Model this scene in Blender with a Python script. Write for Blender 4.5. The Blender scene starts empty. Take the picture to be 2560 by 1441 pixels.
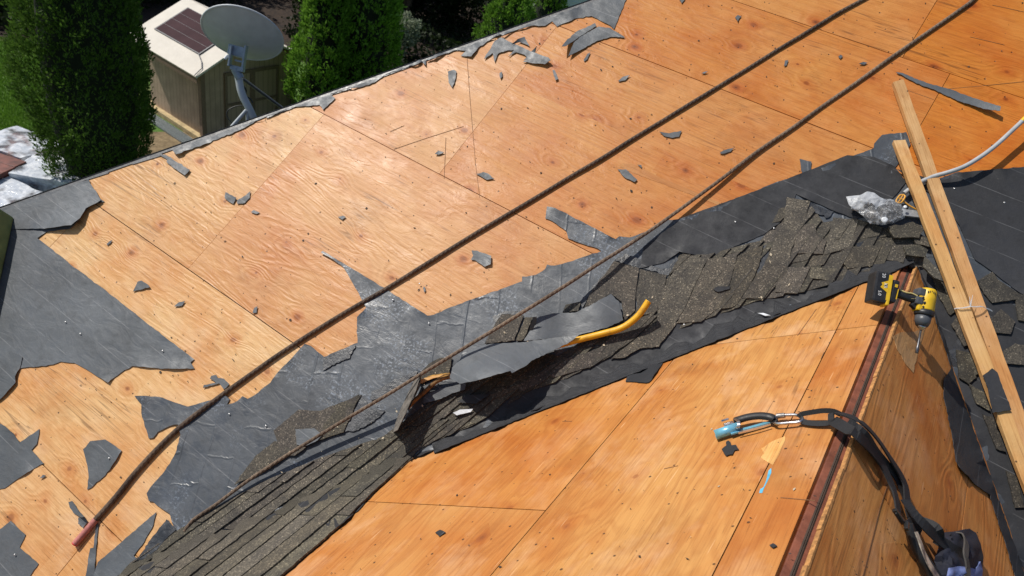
import bpy, bmesh, math, random
from mathutils import Vector, Matrix, noise
from mathutils.geometry import delaunay_2d_cdt
rnd = random.Random(7)
V3 = Vector
scene = bpy.context.scene
COL = scene.collection
# ------------------------------------------------------------------ camera
# directions of the roof in the lens frame (x right, y down, z forward): XL eave line, YU level line up the slope, UP vertical
XL = V3((-0.808417, -0.459814, 0.367469)).normalized()
UP = V3((0.202827, -0.803678, -0.559431)); UP = (UP - XL * UP.dot(XL)).normalized()
YU = XL.cross(UP); YU = YU if YU.z > 0 else -YU
F, CX, CY = 1773.6, 1280.0, 720.5
CAM = V3((0, 0, 9.3))
PITCH = math.radians(36.73)
HN = 3.2                                                # height of the lens over the main roof plane
def w(c):
    c = V3(c); return V3((-(c.dot(XL)), c.dot(YU), c.dot(UP)))
cam_d = bpy.data.cameras.new('camera'); cam = bpy.data.objects.new('camera', cam_d); COL.objects.link(cam)
r_, u_, b_ = w((1, 0, 0)), w((0, -1, 0)), w((0, 0, -1))
cam.matrix_world = Matrix(((r_.x, u_.x, b_.x, CAM.x), (r_.y, u_.y, b_.y, CAM.y), (r_.z, u_.z, b_.z, CAM.z), (0, 0, 0, 1)))
cam_d.sensor_width = 36; cam_d.lens = F / 2560 * 36; cam_d.clip_end = 500; cam_d.clip_start = .05
scene.camera = cam
cam_d.dof.use_dof = True; cam_d.dof.focus_distance = 3.1; cam_d.dof.aperture_fstop = 5.0
# ------------------------------------------------------------------ sky, sun, exposure
SUN = w((-.42, -.84, -.30)).normalized()
world = bpy.data.worlds.new('World'); scene.world = world; world.use_nodes = True
nt = world.node_tree
sky = nt.nodes.new('ShaderNodeTexSky'); sky.sky_type = 'NISHITA'; sky.sun_disc = False
sky.sun_elevation = math.asin(SUN.z); sky.sun_rotation = math.atan2(SUN.x, SUN.y)
nt.links.new(sky.outputs[0], nt.nodes['Background'].inputs[0]); nt.nodes['Background'].inputs[1].default_value = .10
sl = bpy.data.lights.new('sun', 'SUN'); sl.energy = 4.7; sl.angle = math.radians(.53); sl.color = (1, .95, .87)
so = bpy.data.objects.new('sun', sl); COL.objects.link(so); so.rotation_euler = (-SUN).to_track_quat('-Z', 'Y').to_euler()
so.location = SUN * 40
vs = scene.view_settings; vs.view_transform = 'Standard'; vs.look = 'None'; vs.gamma = 1; vs.exposure = -0.12
scene.cycles.max_bounces = 8; scene.cycles.transparent_max_bounces = 12

# ------------------------------------------------------------------ geometry of the place
tp, sp, cp = math.tan(PITCH), math.sin(PITCH), math.cos(PITCH)
def ray(px, py): return w((px - CX, py - CY, F))
def hit(px, py, pt, n):
    d = ray(px, py); return CAM + d * ((pt - CAM).dot(n) / d.dot(n))
NA = V3((0, -sp, cp)); OA = CAM - NA * HN                 # main roof plane
APEX = hit(2285, 650, OA, NA)                             # where the dormer ridge dies into the main roof
VLV = hit(290, 1441, OA, NA) - APEX; QL = math.atan2(-VLV.z, -VLV.x); spL, cpL = math.sin(QL), math.cos(QL)
NL = V3((-spL, 0, cpL)); NR = V3((sp, 0, cp))               # dormer planes, left and right
PLANES = {'A': (OA, NA), 'L': (APEX, NL), 'R': (APEX, NR)}
def P(px, py, mode='A', off=0.0):
    """point of the roof seen at a spot of the photograph; off = height over the surface; returns point, normal, plane"""
    d = ray(px, py); best = None
    for k in mode:
        o, n = PLANES[k]; t = (o + n * off - CAM).dot(n) / d.dot(n)
        if best is None or (t > best[0] if mode == 'LR' else t < best[0]): best = (t, k)
    return CAM + d * best[0], PLANES[best[1]][1], best[1]
def uvof(p, k):
    if k == 'A': return (p.x, (p - OA).dot(V3((0, cp, sp))))
    if k == 'L': return (p.y, (p - APEX).dot(V3((cpL, 0, spL))))
    return (p.y + 3.3, (p - APEX).dot(V3((-cp, 0, sp))))
def proj(p):
    q = p - CAM; z = -q.dot(b_); return (CX + F * q.dot(r_) / z, CY - F * q.dot(u_) / z)
def ground(px, py, z=0.0): return hit(px, py, V3((0, 0, z)), V3((0, 0, 1)))
HIP0, HIP1 = P(0, 523)[0], P(1485, 1)[0]

# ------------------------------------------------------------------ helpers: objects
def link(name, me, mat=None, parent=None, color=None):
    o = bpy.data.objects.new(name, me); COL.objects.link(o)
    if mat and me and not me.materials: me.materials.append(mat)
    if parent: o.parent = parent
    if color: o.color = (*color, 1)
    return o
def tag(o, label, cat, group=None):
    o['label'] = label; o['category'] = cat
    if group: o['group'] = group
    return o
def thing(name, label, cat, group=None):
    return tag(link(name, None), label, cat, group)
def mesh(name, vs_, fs, uvs=None, smooth=False):
    me = bpy.data.meshes.new(name); me.from_pydata([tuple(v) for v in vs_], [], fs); me.update()
    if uvs:
        l = me.uv_layers.new(name='UVMap'); flat = []
        for lp in me.loops: flat += uvs[lp.vertex_index]
        l.data.foreach_set('uv', flat)
    if smooth: me.polygons.foreach_set('use_smooth', [True] * len(me.polygons))
    return me
class MB:
    """collects shapes into one mesh"""
    def __init__(s): s.v = []; s.f = []; s.uv = []; s.sm = []
    def add(s, vs_, fs, uvs=None, smooth=False):
        b = len(s.v); s.v += [V3(q) for q in vs_]; s.f += [tuple(i + b for i in f) for f in fs]
        s.uv += uvs if uvs else [(q[0], q[1]) for q in vs_]; s.sm += [smooth] * len(fs); return s
    def box(s, M, sx, sy, sz, bev=0.0):
        bm = bmesh.new(); bmesh.ops.create_cube(bm, size=1)
        for v in bm.verts: v.co = V3((v.co.x * sx, v.co.y * sy, v.co.z * sz))
        if bev: bmesh.ops.bevel(bm, geom=bm.edges[:], offset=bev, segments=2, affect='EDGES', profile=.6)
        bm.verts.index_update()
        s.add([M @ v.co for v in bm.verts], [[v.index for v in f.verts] for f in bm.faces], [(v.co.x, v.co.y) for v in bm.verts]); bm.free(); return s
    def tube(s, pts, rad, n=10, cap=True, flat=1.0, ref=None):
        pts = [V3(p) for p in pts]; m = len(pts)
        rad = rad if isinstance(rad, (list, tuple)) else [rad] * m
        vs_, fs, uv = [], [], []; L = 0; nrm = None
        for i, p in enumerate(pts):
            t = (pts[min(i + 1, m - 1)] - pts[max(i - 1, 0)]).normalized()
            if nrm is None: nrm = (ref or (V3((0, 0, 1)) if abs(t.z) < .9 else V3((1, 0, 0)))).copy()
            nrm = (nrm - t * nrm.dot(t)).normalized(); bn = t.cross(nrm)
            if i: L += (p - pts[i - 1]).length
            for k in range(n):
                a = 2 * math.pi * k / n
                vs_.append(p + (nrm * math.cos(a) * flat + bn * math.sin(a)) * rad[i]); uv.append((L, k / n))
        for i in range(m - 1):
            for k in range(n):
                a, b = i * n + k, i * n + (k + 1) % n; fs.append((a, b, b + n, a + n))
        s.add(vs_, fs, uv, True)
        if cap: s.add([vs_[k] for k in range(n)], [tuple(range(n - 1, -1, -1))]); s.add([vs_[(m - 1) * n + k] for k in range(n)], [tuple(range(n))])
        return s
    def lathe(s, M, prof, n=20):
        vs_ = []; fs = []
        for r, z in prof:
            for k in range(n):
                a = 2 * math.pi * k / n; vs_.append(M @ V3((r * math.cos(a), r * math.sin(a), z)))
        for i in range(len(prof) - 1):
            for k in range(n):
                a, b = i * n + k, i * n + (k + 1) % n; fs.append((a, b, b + n, a + n))
        fs.append(tuple(range(n - 1, -1, -1))); fs.append(tuple((len(prof) - 1) * n + k for k in range(n)))
        return s.add(vs_, fs, None, True)
    def prism(s, pts, n, th):
        """polygon (3D points in a plane) extruded down along its normal"""
        m = len(pts); pts = [V3(p) for p in pts]; n = V3(n)
        ar = sum(((pts[i] - pts[0]).cross(pts[(i + 1) % m] - pts[0])).dot(n) for i in range(m))
        if ar < 0: pts = pts[::-1]
        lo = [p - n * th for p in pts]
        return s.add(pts + lo, [tuple(range(m)), tuple(range(2 * m - 1, m - 1, -1))] + [(i, m + i, m + (i + 1) % m, (i + 1) % m) for i in range(m)])
    def ribbon(s, pts, ns, wd, th):
        """flat webbing along 3D points, lying across the normals ns"""
        vs_, fs, uv = [], [], []; L = 0; m = len(pts)
        for i in range(m):
            t = (pts[min(i + 1, m - 1)] - pts[max(i - 1, 0)]).normalized(); n = (ns[i] - t * ns[i].dot(t)).normalized(); b = t.cross(n)
            if i: L += (pts[i] - pts[i - 1]).length
            ww = wd[i] if isinstance(wd, (list, tuple)) else wd
            for a, c in ((-1, 1), (1, 1), (1, -1), (-1, -1)):
                vs_.append(pts[i] + b * a * ww / 2 + n * c * th / 2); uv.append((L, a * ww))
        for i in range(m - 1):
            for k in range(4):
                a, b = i * 4 + k, i * 4 + (k + 1) % 4; fs.append((a, b, b + 4, a + 4))
        fs += [(3, 2, 1, 0), tuple((m - 1) * 4 + k for k in range(4))]
        return s.add(vs_, fs, uv)
    def build(s, name, mat, parent=None, color=None):
        me = mesh(name, s.v, s.f, s.uv); me.polygons.foreach_set('use_smooth', s.sm)
        return link(name, me, mat, parent, color)
def smooth_path(p, step=.04, closed=False):
    out = []; n = len(p)
    for i in range(n if closed else n - 1):
        if closed: a, b, c, d = p[i - 1], p[i], p[(i + 1) % n], p[(i + 2) % n]
        else: a, b, c, d = p[max(i - 1, 0)], p[i], p[i + 1], p[min(i + 2, n - 1)]
        k = max(2, int((c - b).length / step))
        for j in range(k):
            t = j / k
            out.append(.5 * ((2 * b) + (c - a) * t + (2 * a - 5 * b + 4 * c - d) * t * t + (3 * b - a - 3 * c + d) * t ** 3))
    if not closed: out.append(p[-1].copy())
    return out
def frame(o, xdir, n):
    n = V3(n).normalized(); x = V3(xdir); x = (x - n * x.dot(n)).normalized(); y = n.cross(x)
    return Matrix(((x.x, y.x, n.x, o.x), (x.y, y.y, n.y, o.y), (x.z, y.z, n.z, o.z), (0, 0, 0, 1)))
def zc(ox, oy, s, pts): return [(ox + x / s, oy + y / s) for x, y in pts]
c1 = lambda *p: zc(0, 0, 2.8825, p)
c2 = lambda *p: zc(640, 0, 2.324, p)
c3 = lambda *p: zc(1560, 0, 2.324, p)
c4 = lambda *p: zc(0, 440, 2.573, p)
c5 = lambda *p: zc(0, 900, 2.663, p)
c6 = lambda *p: zc(800, 560, 2.573, p)
c7 = lambda *p: zc(1660, 400, 2.573, p)
c8 = lambda *p: zc(1660, 881, 2.573, p)
def inside(x, y, poly):
    c = False; n = len(poly)
    for i in range(n):
        x1, y1 = poly[i]; x2, y2 = poly[i - 1]
        if (y1 > y) != (y2 > y) and x < (x2 - x1) * (y - y1) / (y2 - y1) + x1: c = not c
    return c
def torn_outline(poly, amp, seg, seed):
    r = random.Random(seed); out = []; n = len(poly)
    for i in range(n):
        x1, y1 = poly[i]; x2, y2 = poly[(i + 1) % n]; L = math.hypot(x2 - x1, y2 - y1); k = max(1, int(L / seg))
        for j in range(k):
            t = j / k; a = amp * (0.45 if j == 0 else 1); e = r.gauss(0, .45) * a
            out.append((x1 + (x2 - x1) * t - (y2 - y1) / L * e, y1 + (y2 - y1) * t + (x2 - x1) / L * e))
    return out
SEED = [0]; FELTS = []
def sheet(name, poly, mat, parent=None, mode='A', off=.003, th=.002, amp=1.4, seg=9, step=26, hfn=None, wav=.0012, color=None, smooth=True):
    """a thin torn piece lying on the roof: traced outline, filled with points, laid on the real surface, given thickness"""
    SEED[0] += 1; sd = SEED[0]; r = random.Random(sd)
    out = torn_outline(poly, amp, seg, sd) if amp else list(poly)
    pts = [V3((x, y)).to_2d() if False else Vector((x, y)) for x, y in out]; nb = len(pts)
    xs, ys = [p.x for p in pts], [p.y for p in pts]
    y = min(ys) + step / 2
    while y < max(ys):
        x = min(xs) + step / 2
        while x < max(xs):
            q = (x + r.uniform(-.3, .3) * step, y + r.uniform(-.3, .3) * step)
            if inside(q[0], q[1], out) and all((q[0] - b.x) ** 2 + (q[1] - b.y) ** 2 > (step * .4) ** 2 for b in pts[:nb]): pts.append(Vector(q))
            x += step
        y += step
    vv, ee, ff, *_ = delaunay_2d_cdt(pts, [], [list(range(nb))], 1, 1e-4)
    top, nn, uv, lo = [], [], [], []
    el = .009 if (mat in FELTS and name == 'underlayment') else 0
    for i, v in enumerate(vv):
        h = off + (hfn(v.x, v.y) if hfn else 0)
        if el and i < nb: h += el * max(0, noise.noise(V3((v.x * .021, v.y * .021, sd * 1.7))) - .05) * 2.2
        if wav: h += wav * (1 + noise.noise(V3((v.x * .03, v.y * .03, sd * 3.1))))
        p, n, k = P(v.x, v.y, mode, h); top.append(p); nn.append(n); uv.append(uvof(p, k)); lo.append(p - n * th)
    fs = []
    cnt = {}
    for f in ff:
        f = list(f)
        nm = (top[f[1]] - top[f[0]]).cross(top[f[2]] - top[f[0]])
        if nm.dot(nn[f[0]]) < 0: f = f[::-1]
        fs.append(tuple(f))
        for i in range(len(f)):
            e = (f[i], f[(i + 1) % len(f)]); cnt[e] = 1
    N = len(top); side = [(b + 2 * N, a + 2 * N, a + N, b + N) for (a, b) in cnt if (b, a) not in cnt]
    bot = [tuple(i + N for i in f[::-1]) for f in fs] if hfn or el else []
    me = mesh(name, top + lo + top, fs + side + bot, uv * 3)
    if smooth: me.polygons.foreach_set('use_smooth', [i < len(fs) for i in range(len(me.polygons))])
    return link(name, me, mat, parent, color)

# ------------------------------------------------------------------ materials
class NT:
    def __init__(s, name):
        s.m = bpy.data.materials.new(name); s.m.use_nodes = True; s.t = s.m.node_tree; s.b = s.t.nodes['Principled BSDF']
    def n(s, typ, **kw):
        nd = s.t.nodes.new('ShaderNode' + typ)
        for k, v in kw.items():
            if k.startswith('i_'):
                key = k[2:]; key = int(key) if key.isdigit() else key.replace('_', ' '); s.set(nd.inputs[key], v)
            else: setattr(nd, k, v)
        return nd
    def set(s, sock, v):
        if isinstance(v, bpy.types.NodeSocket): s.t.links.new(v, sock)
        elif isinstance(v, (tuple, list)) and len(v) == 3 and sock.type == 'RGBA': sock.default_value = (*v, 1)
        else: sock.default_value = v
    def math(s, op, a, b=0.0, c=None, clamp=False):
        nd = s.n('Math', operation=op, use_clamp=clamp); s.set(nd.inputs[0], a); s.set(nd.inputs[1], b)
        if c is not None: s.set(nd.inputs[2], c)
        return nd.outputs[0]
    def mix(s, fac, a, b, mode='MIX'):
        nd = s.n('Mix', data_type='RGBA', blend_type=mode); s.set(nd.inputs[0], fac); s.set(nd.inputs[6], a); s.set(nd.inputs[7], b); return nd.outputs[2]
    def rng(s, v, a, b, c=0.0, d=1.0, smooth=False):
        nd = s.n('MapRange', interpolation_type='SMOOTHSTEP' if smooth else 'LINEAR'); s.set(nd.inputs[0], v)
        for i, q in enumerate((a, b, c, d)): s.set(nd.inputs[i + 1], q)
        return nd.outputs[0]
    def noise(s, vec, scale, detail=3, rough=.55, dim='3D', dist=0.0):
        nd = s.n('TexNoise', noise_dimensions=dim); s.set(nd.inputs['Vector'], vec); nd.inputs['Scale'].default_value = scale
        nd.inputs['Detail'].default_value = detail; nd.inputs['Roughness'].default_value = rough; nd.inputs['Distortion'].default_value = dist
        return nd.outputs[0]
    def vec(s, x, y, z=0.0):
        nd = s.n('CombineXYZ'); s.set(nd.inputs[0], x); s.set(nd.inputs[1], y); s.set(nd.inputs[2], z); return nd.outputs[0]
    def bump(s, h, strength=.5, dist=.002, prev=None):
        nd = s.n('Bump'); nd.inputs['Strength'].default_value = strength; nd.inputs['Distance'].default_value = dist; s.set(nd.inputs['Height'], h)
        if prev: s.set(nd.inputs['Normal'], prev)
        return nd.outputs[0]
    def out(s, col=None, rough=None, nrm=None, metal=None, **kw):
        for k, v in (('Base Color', col), ('Roughness', rough), ('Normal', nrm), ('Metallic', metal)):
            if v is not None: s.set(s.b.inputs[k], v)
        for k, v in kw.items(): s.set(s.b.inputs[k.replace('_', ' ')], v)
        return s.m
def plain(name, col, rough=.5, metal=0.0, var=.25, scale=30, bumpd=.0, **kw):
    m = NT(name); tc = m.n('TexCoord').outputs['Object']; nz = m.noise(tc, scale, 4)
    f = m.rng(nz, .3, .7, 1 - var, 1 + var)
    c = m.mix(1.0, col, m.vec(f, f, f), 'MULTIPLY')
    n2 = m.noise(tc, scale * 4, 3)
    return m.out(c, m.rng(n2, .3, .7, max(.03, rough - .1), min(1, rough + .1)), m.bump(n2, .4, bumpd) if bumpd else None, metal, **kw)
def wood(name, light, dark, knotc, knots=1.0, gloss=.46, wear=0.0, wavy=.55):
    """rotary cut veneer: contour figure, swirls round knots, fine grain, nail holes, stains; uv in metres, u along the grain"""
    m = NT(name); uv = m.n('UVMap').outputs[0]; oi = m.n('ObjectInfo'); rn = oi.outputs['Random']
    sx = m.n('SeparateXYZ'); m.set(sx.inputs[0], uv)
    u = m.math('ADD', sx.outputs[0], m.math('MULTIPLY', rn, 37.0)); v = m.math('ADD', sx.outputs[1], m.math('MULTIPLY', rn, 19.0))
    vo = m.n('TexVoronoi', voronoi_dimensions='2D'); m.set(vo.inputs['Vector'], m.vec(m.math('MULTIPLY', u, 3.2), m.math('MULTIPLY', v, 4.2))); vo.inputs['Scale'].default_value = 1.0
    d = vo.outputs['Distance']; cs = m.n('SeparateColor'); m.set(cs.inputs[0], vo.outputs['Color'])
    gate = m.math('MULTIPLY', m.math('GREATER_THAN', cs.outputs[0], .58), knots)
    dd = m.math('ADD', d, m.math('MULTIPLY', m.math('SUBTRACT', m.noise(m.vec(u, v), 14, 2), .5), .09))
    swirl = m.math('MULTIPLY', m.rng(dd, .02, .40, 1, 0, True), gate)
    kr = m.math('ADD', m.math('MULTIPLY', cs.outputs[1], .055), .022)
    knot = m.math('MULTIPLY', m.rng(dd, m.math('MULTIPLY', kr, .6), m.math('MULTIPLY', kr, 1.35), 1, 0, True), gate)
    halo = m.math('MULTIPLY', m.rng(dd, .03, .24, 1, 0, True), gate)
    base = m.noise(m.vec(m.math('MULTIPLY', u, .40), m.math('MULTIPLY', v, 2.4), rn), 1.1, 3, .5, dist=.35)
    fld = m.math('ADD', base, m.math('MULTIPLY', swirl, .075))
    ring = m.math('SINE', m.math('MULTIPLY', fld, 150.0)); ring01 = m.math('MULTIPLY_ADD', ring, .5, .5)
    gstr = m.noise(m.vec(m.math('MULTIPLY', u, 3.0), m.math('MULTIPLY', v, 170)), 1, 3, .6)
    pores = m.rng(m.noise(m.vec(m.math('MULTIPLY', u, 9), m.math('MULTIPLY', v, 260)), 1, 1), .66, .74)
    blot = m.noise(m.vec(u, v, rn), 1.7, 4, .6, dist=.6); blot2 = m.noise(m.vec(m.math('MULTIPLY', u, .7), v, 4.0), 4.5, 4, .65)
    c = m.mix(m.math('MULTIPLY', m.rng(ring01, .25, 1, 0, 1, True), .33), light, dark)
    c = m.mix(m.rng(blot, .40, .68, 0, .9), c, m.mix(1.0, c, (.86, .62, .42), 'MULTIPLY'))
    c = m.mix(m.rng(blot2, .50, .72, 0, .6), c, m.mix(.6, c, (.74, .56, .38)))
    st = m.n('TexVoronoi', voronoi_dimensions='1D'); m.set(st.inputs['W'], m.math('ADD', m.math('MULTIPLY', v, 3.3), m.math('MULTIPLY', m.math('FLOOR', m.math('MULTIPLY', u, .7)), 5.3))); st.inputs['Scale'].default_value = 1
    ss = m.n('SeparateColor'); m.set(ss.inputs[0], st.outputs['Color'])
    c = m.mix(m.rng(ss.outputs[0], .35, 1, 0, .55), c, m.mix(1.0, c, (.88, .74, .58), 'MULTIPLY'))
    c = m.mix(m.rng(gstr, .46, .78, 0, .6), c, m.mix(1.0, c, (.62, .48, .38), 'MULTIPLY'))
    c = m.mix(m.math('MULTIPLY', pores, .5), c, (.14, .06, .025))
    c = m.mix(m.math('MULTIPLY', halo, m.math('MULTIPLY_ADD', cs.outputs[1], .5, .35)), c, m.mix(1.0, c, (.80, .52, .33), 'MULTIPLY'))
    c = m.mix(m.math('MULTIPLY', knot, .85), c, knotc)
    core = m.math('MULTIPLY', m.rng(dd, m.math('MULTIPLY', kr, .12), m.math('MULTIPLY', kr, .5), 1, 0), gate)
    c = m.mix(m.math('MULTIPLY', core, m.math('MULTIPLY', cs.outputs[2], .7)), c, (.07, .03, .015))
    # scuffs: pale scratches across the grain, dark grime specks and old nail holes
    scr = m.rng(m.noise(m.vec(m.math('MULTIPLY', m.math('ADD', u, m.math('MULTIPLY', v, .4)), 5), m.math('MULTIPLY', v, 75), 7.0), 1, 2, .5), .69, .75)
    c = m.mix(m.math('MULTIPLY', scr, .28 + wear), c, (.72, .47, .25))
    crk = m.math('MULTIPLY', m.rng(m.math('ABSOLUTE', m.math('SUBTRACT', m.noise(m.vec(m.math('MULTIPLY', u, .55), m.math('MULTIPLY', v, 16), 21.0), 1, 2, .6), .5)), .004, .012, 1, 0), m.rng(m.noise(m.vec(u, v, 31.0), 1.6, 2), .54, .62))
    c = m.mix(m.math('MULTIPLY', crk, .5), c, (.10, .045, .02))
    drt = m.rng(m.noise(m.vec(u, m.math('MULTIPLY', v, 1.3), 41.0), 2.6, 5, .7), .54, .74, 0, .55)
    c = m.mix(drt, c, m.mix(1.0, c, (.66, .60, .56), 'MULTIPLY'))
    hv = m.n('TexVoronoi', voronoi_dimensions='2D'); m.set(hv.inputs['Vector'], m.vec(u, v)); hv.inputs['Scale'].default_value = 13
    hs = m.n('SeparateColor'); m.set(hs.inputs[0], hv.outputs['Color'])
    hole = m.math('MULTIPLY', m.rng(hv.outputs['Distance'], m.math('MULTIPLY', hs.outputs[1], .05), m.math('MULTIPLY_ADD', hs.outputs[1], .05, .025), 1, 0), m.math('GREATER_THAN', hs.outputs[0], .62))
    c = m.mix(m.math('MULTIPLY', hole, .85), c, (.035, .022, .015))
    grime = m.rng(m.noise(m.vec(u, v, 9.0), 38, 3, .7), .68, .8)
    c = m.mix(m.math('MULTIPLY', grime, .4), c, (.10, .06, .035))
    c = m.mix(1.0, c, oi.outputs['Color'], 'MULTIPLY')
    hgt = m.math('ADD', m.math('MULTIPLY', ring01, .6), m.math('ADD', m.math('MULTIPLY', gstr, .35), m.math('MULTIPLY', hole, -1.2)))
    wave = m.noise(m.vec(m.math('MULTIPLY', u, .8), m.math('MULTIPLY', v, 2.2), 3.0), 9, 3, .6, dist=1.2)
    nb = m.bump(wave, wavy, .006); nb = m.bump(hgt, .6, .0016, nb)
    return m.out(c, m.rng(blot2, .3, .7, gloss - .08, gloss + .14), nb, Specular_IOR_Level=.28)
def felt(name, base, rough=.5, lines=1.0, sparkle=0.0, imprint=0.0):
    m = NT(name); uv = m.n('UVMap').outputs[0]; sx = m.n('SeparateXYZ'); m.set(sx.inputs[0], uv); u, v = sx.outputs[0], sx.outputs[1]
    rn = m.n('ObjectInfo').outputs['Random']
    n1 = m.noise(m.vec(u, v, rn), 2.2, 4, .6); n2 = m.noise(m.vec(u, v, 5.0), 16, 4, .65); n3 = m.noise(m.vec(u, v, 2.0), 210, 2)
    b = V3(base)
    c = m.mix(m.rng(n1, .35, .7), tuple(b * .72), tuple(b * 1.25))
    c = m.mix(m.rng(n2, .5, .75, 0, .5), c, tuple(b * .5))
    c = m.mix(m.rng(n3, .62, .8, 0, .35), c, tuple(b * 2.2))
    fr = m.math('FRACT', m.math('MULTIPLY_ADD', v, 1 / .152, m.math('MULTIPLY', rn, 1.0)))
    ln = m.math('MULTIPLY', m.rng(m.math('ABSOLUTE', m.math('SUBTRACT', fr, .5)), .008, .018, 1, 0), m.rng(m.noise(m.vec(u, v, 8.0), 9, 3), .38, .55))
    c = m.mix(m.math('MULTIPLY', ln, .30 * lines), c, (.34, .34, .35))
    dust = m.rng(m.noise(m.vec(u, v, 11.0), 60, 3, .7), .66, .8)
    c = m.mix(m.math('MULTIPLY', dust, .35), c, (.22, .19, .15))
    wr = m.noise(m.vec(m.math('MULTIPLY', u, 1.0), m.math('MULTIPLY', v, 2.0), 6.0), 7, 3, .55, dist=.8)
    nb = m.bump(wr, .5, .007); nb = m.bump(n2, .5, .003, nb); nb = m.bump(n3, .35, .001, nb)
    rg = m.rng(n2, .3, .7, rough - .12, rough + .16)
    if imprint:
        mp = m.n('Mapping'); m.set(mp.inputs[0], uv); mp.inputs['Rotation'].default_value = (0, 0, math.radians(62))
        wob = m.n('VectorMath', operation='ADD'); m.set(wob.inputs[0], mp.outputs[0]); m.set(wob.inputs[1], m.vec(m.math('MULTIPLY', wr, .06), m.math('MULTIPLY', n1, .06)))
        bk = m.n('TexBrick'); m.set(bk.inputs['Vector'], wob.outputs[0]); bk.inputs['Scale'].default_value = 1; bk.inputs['Brick Width'].default_value = .30; bk.inputs['Row Height'].default_value = .15; bk.inputs['Mortar Size'].default_value = .009; bk.inputs['Mortar Smooth'].default_value = 1.0
        gate = m.rng(m.noise(m.vec(u, v, 13.0), 1.9, 3), .45, .66)
        nb = m.bump(m.math('MULTIPLY', bk.outputs['Fac'], gate), imprint, .010, nb)
        sc = m.math('MULTIPLY', m.rng(m.noise(m.vec(u, v, 17.0), 75, 3, .7), .52, .66), m.rng(m.noise(m.vec(u, v, 19.0), 3.6, 3, .65), .50, .62))
        c = m.mix(m.math('MULTIPLY', sc, .75), c, (.26, .30, .36)); rg = m.math('SUBTRACT', rg, m.math('MULTIPLY', sc, .2))
    if sparkle: rg = m.mix(m.rng(m.noise(m.vec(u, v, 4.0), 3.3, 4, .7), .50, .60, 0, sparkle), m.vec(rg, rg, rg), (.22, .22, .22))
    return m.out(c, rg, nb, Specular_IOR_Level=.5)
def tarmat(name):
    m = NT(name); uv = m.n('UVMap').outputs[0]
    n1 = m.noise(uv, 55, 4, .7); n2 = m.noise(uv, 13, 3, .6)
    c = m.mix(m.rng(n2, .4, .7), (.022, .024, .028), (.06, .064, .072))
    c = m.mix(m.rng(n1, .55, .85, 0, .6), c, (.10, .12, .15))
    return m.out(c, m.rng(n2, .3, .7, .28, .5), m.bump(n1, .45, .005), Specular_IOR_Level=.6)
def shinglemat(name):
    m = NT(name); uv = m.n('UVMap').outputs[0]; oi = m.n('ObjectInfo')
    g = m.n('TexVoronoi', voronoi_dimensions='2D'); m.set(g.inputs['Vector'], uv); g.inputs['Scale'].default_value = 240
    gs = m.n('SeparateColor'); m.set(gs.inputs[0], g.outputs['Color'])
    c = m.mix(gs.outputs[0], (.05, .046, .037), (.15, .135, .098))
    c = m.mix(m.math('GREATER_THAN', gs.outputs[1], .94), c, (.30, .27, .2))
    n1 = m.noise(uv, 9, 4, .65); n2 = m.noise(uv, 40, 3, .6)
    c = m.mix(m.rng(n1, .45, .72, 0, .75), c, (.028, .027, .026))
    c = m.mix(m.rng(n2, .64, .8, 0, .35), c, (.17, .15, .11))
    c = m.mix(1.0, c, oi.outputs['Color'], 'MULTIPLY')
    nb = m.bump(n2, .5, .005); nb = m.bump(gs.outputs[2], .5, .0015, nb)
    return m.out(c, .82, nb)
def leafmat(name, a, b, trans=.4):
    m = NT(name); g = m.n('NewGeometry'); rn = g.outputs['Random Per Island']
    c = m.mix(rn, a, b); tc = m.n('TexCoord').outputs['Object']; n1 = m.noise(tc, 1.3, 3)
    c = m.mix(m.rng(n1, .35, .7, 0, .5), c, tuple(V3(a) * .6))
    m.out(c, .6, Specular_IOR_Level=.25)
    tl = m.n('BsdfTranslucent'); m.set(tl.inputs[0], c); mx = m.n('MixShader'); mx.inputs[0].default_value = trans
    m.t.links.new(m.b.outputs[0], mx.inputs[1]); m.t.links.new(tl.outputs[0], mx.inputs[2]); m.t.links.new(mx.outputs[0], m.t.nodes['Material Output'].inputs[0])
    return m.m
W_A = wood('plywood', (.66, .415, .195), (.53, .28, .10), (.30, .115, .04), gloss=.44)
W_B = wood('plywood_weathered', (.55, .30, .10), (.39, .17, .048), (.27, .09, .03), knots=.6, gloss=.55, wear=.36, wavy=.15)
W_BAT = wood('batten_pine', (.66, .44, .21), (.54, .31, .12), (.35, .17, .06), knots=.4, gloss=.6)
W_PALE = wood('fresh_veneer', (.74, .50, .22), (.6, .36, .12), (.4, .2, .07), knots=0, gloss=.6)
M_RIDGE = plain('ridge_board', (.20, .065, .035), .6, 0, .35, 18, .002)
M_PLYEDGE = plain('plywood_edge', (.40, .19, .06), .8, 0, .5, 60, .002)
M_UNDER = plain('dark_deck', (.05, .032, .022), .9)
M_CUT = plain('saw_kerf', (.20, .09, .035), .8)
M_FELT = felt('roofing_felt', (.086, .096, .107), .52)
M_FELT_D = felt('roofing_felt_dark', (.021, .022, .026), .70, .6, .2)
M_FELT_T = felt('roofing_felt_tarry', (.062, .071, .084), .52, .8, .6, .3)
FELTS = [M_FELT, M_FELT_D, M_FELT_T]
M_TAR = tarmat('tar')
M_SH = shinglemat('shingle')
M_CAPN = plain('cap_nail', (.6, .6, .6), .35, .6)
M_CHIP = plain('specks', (.03, .025, .02), .8)
M_STEEL = plain('steel', (.55, .55, .56), .28, 1, .15)
M_DSTEEL = plain('dark_steel', (.16, .16, .17), .4, .8, .2)
M_BLACK = plain('black_rubber', (.018, .018, .019), .5, 0, .3)
M_YEL = plain('yellow_plastic', (.74, .46, .02), .42, 0, .12)
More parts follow.
